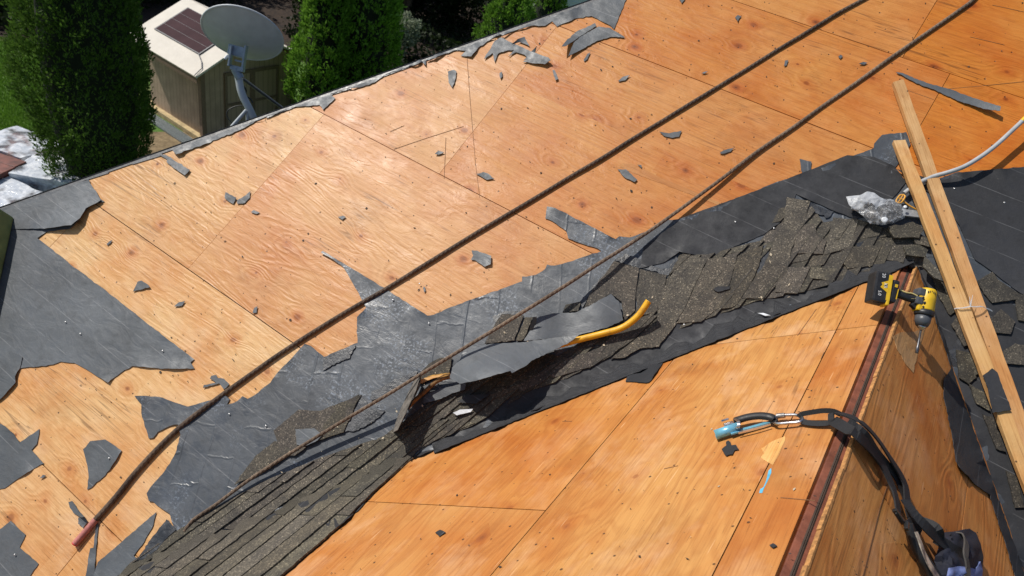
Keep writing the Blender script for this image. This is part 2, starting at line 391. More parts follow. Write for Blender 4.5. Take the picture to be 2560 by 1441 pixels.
mY = NT('yellow_paint'); yt = mY.n('TexCoord').outputs['Object']; y1 = mY.noise(yt, 22, 4, .7); y2 = mY.noise(yt, 90, 3, .7)
M_YELP = mY.out(mY.mix(mY.rng(y2, .62, .72, 0, .8), mY.mix(mY.rng(y1, .5, .75), (.78, .40, .012), (.50, .25, .02)), (.10, .055, .03)), mY.rng(y1, .3, .7, .35, .6), mY.bump(y2, .3, .002))
M_RUST = plain('rusted_steel', (.20, .105, .035), .75, .1, .6, 40, .002)

# ------------------------------------------------------------------ main roof
roof = thing('main_roof', 'stripped plywood roof slope with torn grey underlayment and a shingled valley', 'roof')
dormer = thing('dormer_roof', 'orange plywood dormer with open ridge slot in the lower right', 'roof')
SDIR = V3((0, cp, sp))
def Auv(u, v, off=0): return OA + V3((u, 0, 0)) + SDIR * v + NA * off
def auv(p): return (p.x, (p - OA).dot(SDIR))
def clip(poly, a, b):
    """keep the part of a plan polygon left of a->b"""
    out = []; f = lambda q: (b[0] - a[0]) * (q[1] - a[1]) - (b[1] - a[1]) * (q[0] - a[0])
    for i in range(len(poly)):
        p, q = poly[i], poly[(i + 1) % len(poly)]; fp, fq = f(p), f(q)
        if fp >= 0: out.append(p)
        if fp * fq < 0: t = fp / (fp - fq); out.append((p[0] + (q[0] - p[0]) * t, p[1] + (q[1] - p[1]) * t))
    return out
def slab(name, pts, n, th, mat, parent, k, color=None):
    mb = MB().prism(pts, n, th); mb.uv = [uvof(p, k) for p in mb.v]; return mb.build(name, mat, parent, color)
h0, h1 = auv(HIP0), auv(HIP1)
hd = V3((h1[0] - h0[0], h1[1] - h0[1])).to_2d() if False else Vector((h1[0] - h0[0], h1[1] - h0[1])).normalized()
hA = (h0[0] - hd.x * 6, h0[1] - hd.y * 6); hB = (h1[0] + hd.x * 8, h1[1] + hd.y * 8)
ap = auv(APEX)
VL = VLV / 2.4; VR = V3((1, -1, -tp))
vL = auv(APEX + VL * 5); vR = auv(APEX + VR * 5)
SP = .377 * HN; V0 = .030 * HN; VMIN, VMAX, UMAX = -4.2, 5.2, 6.4
joint = auv(P(2412, 120)[0])[0]
tints = random.Random(11)
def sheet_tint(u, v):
    # part weathering, mostly glare painted into the tint: pale at hip, orange upper right
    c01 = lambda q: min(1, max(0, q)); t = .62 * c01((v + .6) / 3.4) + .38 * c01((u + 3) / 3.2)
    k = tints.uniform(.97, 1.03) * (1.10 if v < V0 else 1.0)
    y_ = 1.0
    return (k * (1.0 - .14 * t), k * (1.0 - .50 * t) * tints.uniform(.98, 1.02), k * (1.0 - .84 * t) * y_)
rows = []
k = -4
edges_v = [V0 + SP * i for i in range(-4, 3)] + [V0 + SP * 2.5, V0 + SP * 3.5, V0 + SP * 4.5]
edges_v = [e for e in edges_v if e < VMAX] + [VMAX]
for i in range(len(edges_v) - 1):
    va, vb = edges_v[i], edges_v[i + 1]
    off = joint if i in (6, 8) else joint + 2.44 * ((i * .37 + .31) % 1)
    u = off - 2.44 * 6
    while u < UMAX:
        g = .0013; g2 = .0022
        poly = [(u + g, va + g2), (u + 2.44 - g, va + g2), (u + 2.44 - g, vb - g2), (u + g, vb - g2)]
        poly = clip(poly, hB, hA)
        keep = []
        if len(poly) >= 3:
            # cut at the two valleys: left part and right part of the slope
            pl = clip(poly, ap, vL) if False else poly
            top = clip(poly, (ap[0] - 9, ap[1]), (ap[0] + 9, ap[1]))
            low = clip(poly, (ap[0] + 9, ap[1]), (ap[0] - 9, ap[1]))
            lowl = clip(low, ap, vL) if len(low) > 2 else []
            lowr = clip(low, vR, ap) if len(low) > 2 else []
            lowl = lowl if len(lowl) > 2 else []; lowr = lowr if len(lowr) > 2 else []
            # both sides of the dormer are separate boards; above the apex one board
            for part in (top, lowl, lowr):
                if len(part) > 2:
                    ar = abs(sum(part[j][0] * part[(j + 1) % len(part)][1] - part[(j + 1) % len(part)][0] * part[j][1] for j in range(len(part)))) / 2
                    if ar > .004: keep.append(part)
            if len(keep) > 1 and ap[1] > va and ap[1] < vb and not lowr: keep = [poly if False else q for q in keep]
        lift = tints.uniform(-.0012, .0006)
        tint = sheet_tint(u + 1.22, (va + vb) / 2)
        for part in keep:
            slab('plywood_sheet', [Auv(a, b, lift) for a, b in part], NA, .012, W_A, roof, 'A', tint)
        u += 2.44
# dark boards below, seen only through the joints
def quadsub(name, pts, n, th, parent, mat=M_UNDER): MB().prism(pts, n, th).build(name, mat, parent)
big = [(-9, VMIN), (UMAX, VMIN), (UMAX, VMAX), (-9, VMAX)]
big = clip(big, hB, hA)
t1 = clip(big, (ap[0] - 9, ap[1]), (ap[0] + 9, ap[1])); t2 = clip(clip(big, (ap[0] + 9, ap[1]), (ap[0] - 9, ap[1])), ap, vL); t3 = clip(clip(big, (ap[0] + 9, ap[1]), (ap[0] - 9, ap[1])), vR, ap)
for t in (t1, t2, t3): quadsub('roof_underside', [Auv(a, b, -.018) for a, b in t], NA, .03, roof)
# the slope on the far side of the hip and the house walls under it
HQ = [hit_ for hit_ in (Auv(*hA, -.02), Auv(*hB, -.02))]
fall = V3((-1, 0, -tp)) * 2.2
nH = (HQ[1] - HQ[0]).cross(fall).normalized(); nH = nH if nH.z > 0 else -nH
MB().prism([HQ[0], HQ[1], HQ[1] + fall, HQ[0] + fall], nH, .05).build('far_slope', M_FELT_D, roof)
HEDGE = (HIP1 - HIP0).normalized(); HOUT = (nH.cross(HEDGE)).normalized(); HOUT = HOUT if HOUT.x < 0 else -HOUT
# house wall below
M_SIDE = plain('siding_grey', (.45, .45, .43), .7)
wl = MB()
wl.box(Matrix.Translation((-.2, 1.4, 1.9)), 6.0, 5.5, 3.8)
wl.build('wall', M_SIDE, roof)
# folded dark trim along the hip
M_TRIM = plain('hip_trim', (.07, .072, .078), .45, 0, .4, 9, .004)
tr = MB()
L = (HIP1 - HIP0).length
for i in range(26):
    a = HIP0 + HEDGE * (L * (i - 1) / 22); b = HIP0 + HEDGE * (L * i / 22 + .02)
    inn = NA.cross(HEDGE); inn = inn if inn.x > 0 else -inn
    wd = rnd.uniform(.012, .03)
    tr.prism([a + NA * .006 + HOUT * .004, b + NA * .006 + HOUT * .004, b + NA * .004 + inn * rnd.uniform(.012, .035), a + NA * .004 + inn * wd], NA, .004)
    tr.prism([a + nH * .012, b + nH * .012, b + nH * .012 + HOUT * .09, a + nH * .012 + HOUT * .09], nH, .004)
tr.build('hip_trim', M_TRIM, roof)

# ------------------------------------------------------------------ dormer boards
def Lp(px): return P(px[0], px[1], 'L')[0]
def dl(r, s_, side=-1, off=0):                       # r metres down the ridge from the apex, s_ metres down the dormer slope
    n = NL if side < 0 else NR
    return APEX + V3((0, -r, 0)) + (V3((-cpL, 0, -spL)) if side < 0 else V3((cp, 0, -sp))) * s_ + n * off
def dlinv(p, side=-1): q = p - APEX; return (-q.y, q.dot(V3((-cpL, 0, -spL)) if side < 0 else V3((cp, 0, -sp))))
seamA = dlinv(Lp((2029, 948)))[1]; seamB = dlinv(Lp((1480, 1140)))[1]; cross = (dlinv(Lp((1738, 859)))[0] + dlinv(Lp((2088, 835)))[0]) / 2
print('dormer seams', seamA, seamB, cross, 'apex', APEX, 'hip', HIP0, HIP1)
vdir = (1, 1 / cp)                                    # in (r, s): along the valley
def dsheet(r0, r1, s0, s1, col, side=-1, off=0, mat=W_B):
    g = .002
    poly = [(r0 + g, s0 + g), (r1 - g, s0 + g), (r1 - g, s1 - g), (r0 + g, s1 - g)]
    poly = clip(poly, (-VLV.y * 3, -VLV.x / cpL * 3) if side < 0 else (10, 10 / cp), (0, 0))
    if len(poly) < 3: return
    slab('plywood_sheet', [dl(a, b, side, off) for a, b in poly], NL if side < 0 else NR, .016, mat, dormer, 'L' if side < 0 else 'R', col)
RE = 4.2; TOP = .044
for (r0, r1, s0, s1, c) in ((0, cross, TOP, seamA, (.94, .80, .72)), (0, cross, seamA, seamB, (1.0, .92, .85)), (cross, cross + 2.44, TOP, seamA, (.93, .78, .68)), (cross + 2.44, RE, TOP, seamA, (1, .95, .9)),
                            (cross, cross + 2.44, seamA, seamB, (1.02, .94, .88)), (cross + 2.44, RE, seamA, seamB, (1, .95, .9)),
                            (0, cross + 1.25, seamB, seamB + 1.22, (.98, .78, .60)), (cross + 1.25, RE, seamB, seamB + 1.22, (1, .9, .85)), (0, RE, seamB + 1.22, 4.2, (1, .9, .85))):
    dsheet(r0, r1, s0, s1, c)
for (r0, r1, s0, s1, c) in ((0, 1.55, .028, .62, (1.02, .84, .74)), (1.55, RE, .028, .62, (1.1, .90, .78)), (0, RE, .62, 1.84, (1.06, .86, .74)), (0, RE, 1.84, 4.2, (.88, .76, .72))):
    dsheet(r0, r1, s0, s1, c, 1, .006)
for side, n in ((-1, NL), (1, NR)):
    quadsub('roof_underside', [dl(.02, .02, side, -.022), dl(RE, .02, side, -.022), dl(RE, 4.2, side, -.022), dl(4.2 * (cp if side > 0 else VLV.y / VLV.x * cpL), 4.2, side, -.022)], n, .03, dormer)
# ridge board in the slot, pale cut edge of the right hand sheets
mb = MB(); mb.box(Matrix.Translation(APEX + V3((.003, -RE / 2, -.058))), .056, RE, .05, .003); mb.build('ridge_board', M_RIDGE, dormer)
mb = MB()
for i in range(30):
    a, b = i * RE / 30, (i + 1) * RE / 30; j = lambda: rnd.uniform(-.002, .002)
    e = .0265
    mb.prism([dl(a, e + .002, 1, .0075 + j() * .4), dl(b, e + .002, 1, .0075 + j() * .4), dl(b, e - .0055 + j(), 1, .0072), dl(a, e - .0055 + j(), 1, .0072)], NR, .013)
mb.build('cut_edge', M_PLYEDGE, dormer)

# ------------------------------------------------------------------ saw cuts, patches in the boards
def strip(name, pts, wd, mat, mode='A', off=.0008, parent=roof, th=.001):
    q = [P(x, y, mode, off) for x, y in pts]; pp = []; nn = []
    for i in range(len(q) - 1):
        n = max(1, int((q[i + 1][0] - q[i][0]).length / .08))
        for j in range(n): pp.append(q[i][0].lerp(q[i + 1][0], j / n)); nn.append(q[i][1])
    pp.append(q[-1][0]); nn.append(q[-1][1])
    return MB().ribbon(pp, nn, wd, th).build(name, mat, parent)
for a in (c2((1225, 330), (1245, 600), (1275, 950), (1300, 1150)), c2((1205, 735), (1000, 800), (800, 868)), c2((1103, 800), (1093, 1040)), c2((780, 765), (862, 730)), c3((2324, 475), (2080, 500), (1850, 520)), c3((2010, 215), (2210, 262)), c3((2140, 30), (2324, 70)), c3((1600, 510), (1800, 580))):
    strip('saw_cut', a, .0019, M_CUT)
sheet('rough_patch', c2((2120, 950), (2180, 950), (2324, 1010), (2324, 1040), (2200, 1000), (2110, 970)) + c3((200, 1050), (480, 1140), (560, 1190), (540, 1195), (400, 1135), (150, 1040), (0, 975), (0, 950))[::1][:0], W_PALE, roof, amp=1, off=.0008, th=.001, color=(.8, .62, .5), wav=0)
sheet('rough_patch', c3((0, 950), (60, 955), (200, 1030), (400, 1110), (560, 1180), (545, 1192), (400, 1135), (200, 1060), (0, 985)), W_PALE, roof, amp=1, off=.0009, th=.001, color=(.74, .56, .48), wav=0)
sheet('bare_patch', c8((625, 620), (700, 570), (780, 540), (780, 570), (745, 650), (700, 725), (640, 690), (620, 675), (645, 650)), W_PALE, dormer, mode='L', amp=1, off=.001, th=.001, wav=0, color=(1.12, 1.2, 1.25))
sheet('bare_patch', c8((655, 900), (690, 880), (730, 830), (790, 560)), W_PALE, dormer, mode='L', amp=1, off=.0006, th=.0005, wav=0, color=(.9, .8, .8)) if False else None
M_BLUEP = plain('blue_paint', (.10, .42, .62), .5)
sheet('paint_mark', c8((612, 905), (618, 880), (640, 868), (655, 830), (672, 760), (690, 745), (690, 775), (665, 830), (640, 880), (632, 905)), M_BLUEP, dormer, mode='L', amp=1, off=.001, th=.0008, wav=0)
sheet('bare_patch', c7((1470, 1140), (1520, 1110), (1590, 1110), (1680, 1080), (1640, 1220), (1605, 1370), (1560, 1320), (1500, 1220)), W_PALE, dormer, mode='R', amp=2, off=.0075, th=.001, wav=0, color=(.72, .66, .72))
strip('saw_cut', c8((1440, 850), (1390, 1000), (1280, 1441)), .004, M_CUT, 'R', .0072, dormer)
strip('saw_cut', c8((1250, 560), (1440, 800)), .003, M_CUT, 'R', .0072, dormer)
for a in (c8((0, 750), (90, 730)), c8((750, 935), (970, 955)), c8((1030, 0), (1010, 40)), c7((980, 960), (860, 1130)), c6((1560, 1270), (1620, 1270))):
    strip('saw_cut', a, .003, M_CUT, 'L', .0008, dormer)

# ------------------------------------------------------------------ underlayment still stuck to the boards
A_ = 'A'
und = lambda poly, mat=M_FELT, parent=roof, name='underlayment', **k: sheet(name, poly, mat, parent, **k)
und([(-70, 548), (0, 524), (110, 487), (222, 449)] + c4((590, 80), (635, 140), (672, 165), (620, 178), (575, 185), (555, 215), (500, 290), (450, 340), (300, 360), (240, 400), (420, 540), (700, 755), (1000, 990), (1250, 1180), (1225, 1200), (1250, 1238), (1180, 1240), (1060, 1240), (850, 1225), (780, 1265), (695, 1330), (580, 1260), (480, 1205), (390, 1195), (340, 1215), (120, 1240), (95, 1300), (100, 1335), (40, 1380), (0, 1440)) + [(-70, 1020)], wav=.002)
und(c5((-80, 470), (0, 425), (30, 440), (90, 490), (130, 550), (170, 525), (262, 460), (245, 560), (210, 600), (290, 690), (180, 750), (30, 855), (-80, 880)))
und(c5((552, 595), (600, 540), (700, 530), (810, 605), (770, 670), (700, 770), (610, 850), (580, 865), (590, 760), (575, 680)))
und(c5((-80, 1160), (10, 1120), (70, 1072), (110, 1110), (170, 1165), (130, 1250), (255, 1358), (200, 1441), (180, 1520), (-80, 1520)))
und(c5((640, 1080), (655, 1100), (640, 1240), (628, 1441), (600, 1520), (560, 1520), (585, 1330), (600, 1255), (622, 1250)), amp=1)
und(c5((1040, 1012), (1020, 1100), (960, 1210), (890, 1305), (925, 1330), (840, 1420), (780, 1520), (600, 1520), (650, 1345), (720, 1290), (880, 1150)))
# the long strip along the hip
hipy = lambda x: 523 - (522 / 1485) * x
und([(x, hipy(x) + 3) for x in (430, 560, 740, 900, 1060, 1235, 1400, 1490)] + [(1572, -20)] +
    c2((2150, 0), (2080, 170), (2060, 150), (1950, 95), (1850, 110), (1750, 155), (1720, 125), (1680, 150), (1600, 150), (1520, 172), (1430, 207), (1405, 190), (1385, 215), (1290, 280), (1250, 330), (1190, 325), (1222, 296), (1170, 290), (1110, 300), (1040, 320), (990, 350), (985, 382), (960, 347), (860, 390), (760, 430), (690, 480), (620, 505), (520, 515), (430, 545), (460, 572), (440, 592), (390, 640), (368, 610), (225, 622), (100, 655)) + [(600, 325), (520, 358), (440, 386)], amp=1.6, seg=7, step=18, wav=.003)
# main valley sheet on the big slope
vpx = lambda x: 650 + (x - 2285) * (1002 - 650) / (1243 - 2285)
main_felt = c5((1130, 1025), (1090, 1000), (1020, 945), (990, 940), (975, 890), (1000, 850), (1080, 760), (1130, 690), (1175, 600), (1200, 500), (1185, 430), (1130, 440), (1050, 480), (1020, 520), (990, 525), (975, 470), (945, 380), (940, 300), (895, 240), (960, 238), (1080, 250), (1140, 275), (1250, 310), (1380, 275), (1500, 240), (1530, 260), (1510, 300), (1580, 275), (1615, 240), (1650, 260), (1720, 215), (1800, 150), (1860, 70), (1925, 5)) + \
    c4((1930, 1110), (1960, 1080), (2000, 1095), (2080, 1160)) + c6((20, 855), (240, 765), (238, 600), (295, 540), (270, 490), (210, 380), (150, 280), (60, 215), (5, 185), (15, 173), (410, 410), (690, 590), (710, 590), (980, 485), (1300, 370), (1300, 340), (1385, 330), (1450, 290), (1460, 262), (1510, 268), (1600, 245), (1700, 210), (1810, 175)) + \
    c2((1960, 1436), (1900, 1420), (1815, 1385), (1800, 1340), (1720, 1285), (1680, 1270), (1690, 1200), (1740, 1210), (2090, 1390), (2110, 1375), (2170, 1380), (2270, 1345)) + \
    c3((225, 1280), (300, 1275), (400, 1255), (580, 1190), (700, 1140), (830, 1080), (1038, 1010), (1020, 925), (1090, 940), (1085, 1000), (1250, 935), (1450, 862), (1455, 835), (1500, 785), (1640, 768), (1665, 840), (1600, 945), (1555, 1000), (1580, 1040), (1610, 1062), (1640, 1050), (1800, 1050), (1930, 1003), (2100, 1000), (2324, 970)) + \
    [(2800, 395), (3050, 700), (3150, 2060), (2780, 2050), (2600, 1540), (2483, 1211), (2380, 920), (2287, 655), (1760, 860), (1243, 1065), (735, 1266), (560, 1336), (500, 1350), (440, 1335), (428, 1300)]
und(main_felt, M_FELT_T, amp=1.5, step=24, wav=.0025)
und(c4((0, 1120), (60, 1130), (145, 1165), (125, 1240), (95, 1290), (100, 1330), (0, 1440), (-60, 1480), (-60, 1110)), M_FELT, off=.007, wav=.002)
und([(2300, 672), (2420, 690), (2560, 780), (2760, 1000), (2900, 1700), (2660, 1720), (2600, 1545), (2484, 1212), (2381, 920)], M_FELT_D, off=.0072, wav=.003, amp=.8)
# a lifted flap at the left end of the hip
def flaph(x, y):
    t = max(0, min(1, (y - hipy(x) - 25) / 75)); return .004 + .035 * t * t * max(0, min(1, (x - 40) / 120))
und([(0, 530), (110, 493), (223, 456), (240, 478), (252, 500), (232, 512), (215, 521), (200, 545), (178, 563), (110, 572), (60, 572), (0, 575)], M_FELT, name='underlayment_flap', hfn=flaph, off=.004, step=14)
# dark felt of the second roll on the right, laid over the first
und(c7((1500, 60), (1740, 130), (1900, 80), (2316, 45), (2420, 40), (2500, 700), (2316, 870), (2240, 820), (2100, 710), (2000, 640), (1900, 420), (1800, 280)), M_FELT_D, off=.008, wav=.003, amp=.8)
und(c7((120, 370), (400, 270), (720, 150), (900, 80), (1180, -30), (1350, -20), (1480, 40), (1560, 140), (1400, 330), (1230, 380), (1100, 330), (850, 220), (780, 380), (640, 480), (280, 630), (100, 590), (0, 660), (-160, 700), (-130, 560)), M_FELT_D, off=.0065, wav=.003, amp=.8)
# dormer felt, left side: from the valley to its torn edge on the plywood
und([(2287, 652), (1760, 857), (1243, 1062), (735, 1264), (430, 1386), (290, 1441), (140, 1502), (60, 1560), (600, 1560)] + c5((1800, 1500), (1870, 1441), (2050, 1260), (2200, 1150), (2397, 990)) +
    c6((500, 1560), (680, 1441), (760, 1400), (900, 1345), (985, 1325), (995, 1340), (1100, 1290), (1180, 1250), (1260, 1215), (1440, 1130), (1560, 1065), (1700, 1015), (1760, 980), (1900, 945), (2010, 925), (1985, 960), (1965, 1015), (2115, 1020), (2205, 895), (2190, 850), (2316, 800)) +
    c7((150, 1200), (320, 1130), (560, 1030), (700, 990), (830, 950), (1000, 890), (1240, 790), (1350, 755), (1440, 735), (1545, 688)), M_FELT_D, dormer, mode='L', amp=1.8, seg=8, wav=.002, off=.004)
und([(1070, 1075), (1180, 1015), (1300, 962), (1430, 905), (1560, 855), (1690, 805), (1800, 768), (1910, 735), (2010, 703), (2110, 672), (2200, 652), (2272, 640), (2286, 656), (1760, 864), (1243, 1070), (1085, 1133)], M_FELT_D, roof, mode='AL', off=.0062, amp=1.2, wav=.002)
# dormer felt, right side
und([(2292, 655), (2380, 920), (2483, 1211), (2600, 1540), (2560, 1560)] + c8((2290, 1500), (2260, 1441), (2200, 1230), (2150, 1080), (2100, 920), (2000, 850), (1920, 760), (1880, 700), (1850, 500), (1800, 290), (1800, 180), (1850, 100)) + c7((1870, 1400), (1840, 1260), (1790, 1100), (1740, 900), (1690, 800), (1640, 690)), M_FELT_D, dormer, mode='R', amp=2, off=.010, wav=.003)
# glossy tar where the shingles were peeled off
tarpolys = [c4((2075, 1170), (2285, 1085), (2250, 1170), (2180, 1200), (2075, 1250)), c5((1110, 1060), (1170, 1130), (1090, 1210), (1000, 1300), (910, 1340), (1000, 1200), (1060, 1120)),
            c5((1990, 390), (2120, 340), (2090, 430), (2030, 450), (1960, 460)), c6((150, 1340), (270, 1100), (330, 1190), (420, 1200), (350, 1270), (230, 1330)), c6((330, 1080), (600, 950), (640, 940), (560, 1020), (400, 1110), (330, 1140)),
            c6((1110, 600), (1180, 560), (1290, 560), (1310, 590), (1170, 585), (1130, 640)), c6((1730, 430), (1850, 290), (1840, 330), (1740, 450), (1690, 540), (1670, 500)),
            c6((1960, 190), (2060, 230), (2190, 290), (2240, 290), (2290, 210), (2310, 240), (2240, 330), (2060, 285), (1890, 235)), c7((580, 800), (640, 560), (690, 530), (650, 700), (620, 790)), c7((940, 270), (1000, 300), (1090, 330), (1060, 370), (960, 340), (910, 380)),
            c7((720, 800), (780, 740), (830, 760), (740, 800)), c7((1240, 540), (1390, 480), (1380, 500), (1240, 570)), c7((0, 900), (60, 700), (40, 800), (10, 870)), c7((140, 900), (195, 820), (180, 900), (140, 930)), c7((1830, 1230), (1900, 1150), (1960, 1300), (1990, 1400), (1900, 1340))]
for q in tarpolys: und(q, M_TAR, name='tar_patch', mode='AL' if q[0][0] < 2285 else 'A', off=.0105, amp=3, seg=6, step=12, wav=.002)

# ------------------------------------------------------------------ shingles left in the valley
def tint(): k = rnd.uniform(.55, .95); return (k * 1.03, k * rnd.uniform(.95, 1.0), k * rnd.uniform(.90, 1.04))
def sh(poly, mode='AL', off=.016, parent=roof, th=.006, **k):
    return sheet('shingle', poly, M_SH, parent, mode=mode, off=off, th=th, amp=k.pop('amp', 1.3), seg=8, step=k.pop('step', 16), wav=.002, color=k.pop('color', tint()), **k)
for q in [c7((-30, 880), (60, 720), (120, 600), (278, 640), (210, 780), (130, 960), (60, 1060), (0, 1120), (-60, 1130)),
          c7((285, 637), (470, 620), (440, 730), (420, 800), (340, 960), (240, 1040), (80, 1050), (132, 964), (212, 784)),
          c7((475, 618), (640, 545), (610, 680), (560, 790), (470, 930), (430, 950), (330, 960), (424, 804)),
          c7((655, 640), (800, 680), (790, 720), (650, 890), (500, 890), (560, 792), (640, 690)),
          c7((800, 690), (940, 690), (860, 860), (715, 850), (720, 800), (770, 740)),
          c7((945, 690), (1130, 700), (1095, 780), (940, 760)),
          c7((1130, 640), (1200, 560), (1400, 550), (1340, 680), (1180, 700)),
          c7((1420, 530), (1560, 480), (1700, 530), (1640, 600), (1560, 600), (1540, 660), (1430, 640)),
          c7((790, 240), (940, 265), (905, 400), (860, 470), (820, 570), (800, 680), (655, 660), (720, 480), (770, 420)),
          c7((905, 415), (970, 410), (985, 490), (1045, 520), (1020, 605), (830, 600), (850, 480)),
          c7((1090, 370), (1250, 390), (1200, 560), (1030, 610), (1060, 480)),
          c6((1890, 240), (2052, 285), (2030, 450), (2025, 560), (1960, 620), (1940, 500), (1870, 450), (1730, 530), (1700, 540), (1740, 440), (1850, 300)),
          c6((2060, 290), (2230, 330), (2200, 480), (2160, 560), (2040, 600), (2034, 460)),
          c6((1140, 620), (1170, 580), (1310, 590), (1250, 750), (1060, 770), (1100, 690)),
          c6((1320, 600), (1370, 600), (1310, 750), (1260, 750)), c6((1580, 520), (1680, 500), (1660, 560), (1560, 570)),
          c6((1900, 700), (1960, 640), (2180, 580), (2020, 742), (1730, 930), (1760, 830)),
          c6((2030, 740), (2160, 650), (2300, 630), (2180, 790), (2060, 800), (1960, 860), (1870, 870)),
          c6((1480, 970), (1640, 850), (1840, 790), (1740, 920), (1500, 990)),
          c6((1270, 1040), (1440, 940), (1540, 880), (1640, 850), (1500, 960), (1400, 1040), (1330, 1060), (1290, 1080)),
          c6((1090, 1100), (1300, 1020), (1250, 1070), (1130, 1120)),
          c6((700, 900), (780, 860), (850, 860), (830, 960), (760, 980), (640, 1030), (600, 1010)),
          c6((0, 1210), (140, 1150), (265, 1100), (210, 1200), (150, 1340), (0, 1390), (-90, 1420)),
          c5((1820, 470), (1990, 330), (2130, 340), (2330, 260), (2390, 230), (2330, 400), (2100, 530), (1960, 640), (1880, 640)),
          c5((1700, 640), (1830, 540), (1960, 600), (1800, 720), (1560, 830), (1640, 720))]:
    sh(q)
# ragged heap of shingle ends at the apex
for i, q in enumerate([c7((1560, 590), (1680, 590), (1660, 690), (1580, 690)), c7((1600, 480), (1700, 500), (1710, 560), (1620, 540)), c7((1440, 430), (1600, 400), (1680, 440), (1640, 500), (1480, 500)), c7((1540, 560), (1640, 545), (1700, 580), (1680, 625), (1560, 610)), c7((1680, 620), (1760, 700), (1800, 780), (1740, 760), (1670, 690))]):
    sh(q, mode='A', off=.02 + .012 * i, th=.012, amp=2.2)
# right hand valley
for q in [c7((2010, 780), (2110, 720), (2150, 770), (2240, 830), (2316, 880), (2260, 900), (2110, 920), (2060, 860)), c7((2100, 1030), (2170, 960), (2260, 1040), (2230, 1120), (2120, 1110)), c7((2180, 1230), (2260, 1180), (2340, 1200), (2340, 1320), (2190, 1310)), c7((2262, 905), (2330, 850), (2380, 1050), (2280, 1030)),
          c7((1850, 1060), (1900, 960), (1980, 1060), (2000, 1180), (1930, 1200)), c7((1880, 1220), (1960, 1240), (2010, 1400), (1960, 1441), (1900, 1400)), c7((1720, 720), (1800, 800), (1890, 960), (1840, 1000), (1760, 860)), c8((1880, 20), (1990, 0), (2030, 130), (1960, 180), (1900, 130)), c8((1960, 200), (2060, 260), (2100, 380), (2010, 330)),
          c8((2050, 400), (2120, 420), (2200, 640), (2140, 620)), c8((2200, 760), (2270, 800), (2316, 1000), (2260, 1000))]:
    sh(q, mode='A', off=.019, color=tuple(.72 * k for k in tint()))
# the woven courses running down the valley on the dormer side, lower left
def clip_convexish(rect, poly):
    out = list(poly)
    for a, b in rect:
        out = clip(out, a, b)
        if len(out) < 3: return []
    return out
cr = random.Random(5)
def courses(region, EXP, off, lift, dark, lmin, lmax):
    reg2 = [dlinv(Lp(q)) for q in region]
    s_lo, s_hi = min(q[1] for q in reg2), max(q[1] for q in reg2); r_lo, r_hi = min(q[0] for q in reg2), max(q[0] for q in reg2)
    s_ = s_lo
    while s_ < s_hi:
        r = r_lo - cr.uniform(0, .6)
        while r < r_hi:
            L = cr.uniform(lmin, lmax); jag = cr.uniform(-.008, .008)
            band = clip_convexish([((r + .003, 50), (r + .003, -50)), ((r + L - .003, -50), (r + L - .003, 50)), ((-50, s_ + jag), (50, s_ + jag)), ((50, s_ + EXP * 1.3 + jag), (-50, s_ + EXP * 1.3 + jag))], reg2)
            r += L
            if len(band) < 3 or abs(sum(band[k][0] * band[(k + 1) % len(band)][1] - band[(k + 1) % len(band)][0] * band[k][1] for k in range(len(band)))) < .004: continue
            pq = [proj(dl(x, y, -1, .01)) for x, y in band]
            def hh(x, y, s0=s_ + jag, k=cr.uniform(0, .004)):
                t = (dlinv(Lp((x, y)))[1] - s0) / EXP; return lift * max(0, min(1, 1 - t)) + k
            c_ = tint()
            try: sheet('shingle', pq, M_SH, dormer, mode='AL', off=off, th=.007, amp=.9, seg=12, step=18, wav=.0008, hfn=hh, color=tuple(q * dark for q in c_))
            except Exception as ex: print('strip', ex)
        s_ += EXP
courses([(1190, 1062), (1120, 1052), (1010, 1078), (800, 1150), (650, 1212), (500, 1300), (420, 1345), (330, 1410), (230, 1520), (620, 1520), (710, 1441), (790, 1372), (850, 1320), (905, 1262), (985, 1188), (1050, 1128), (1110, 1095)], .118, .007, .0085, 1.08, .55, 1.1)
courses([(960, 1095), (1080, 1005), (1240, 925), (1330, 880), (1420, 900), (1300, 1000), (1180, 1070), (1060, 1120)], .11, .006, .011, .8, .4, .7)
courses([(1090, 1050), (1240, 985), (1420, 880), (1560, 790), (1640, 760), (1700, 640), (1770, 640), (1900, 605), (1950, 520), (2020, 505), (2060, 560), (2140, 550), (2260, 590), (2280, 640), (2200, 680), (2010, 735), (1900, 755), (1800, 790), (1690, 830), (1560, 880), (1420, 950), (1300, 990), (1180, 1045)], .105, .006, .011, .8, .3, .6)

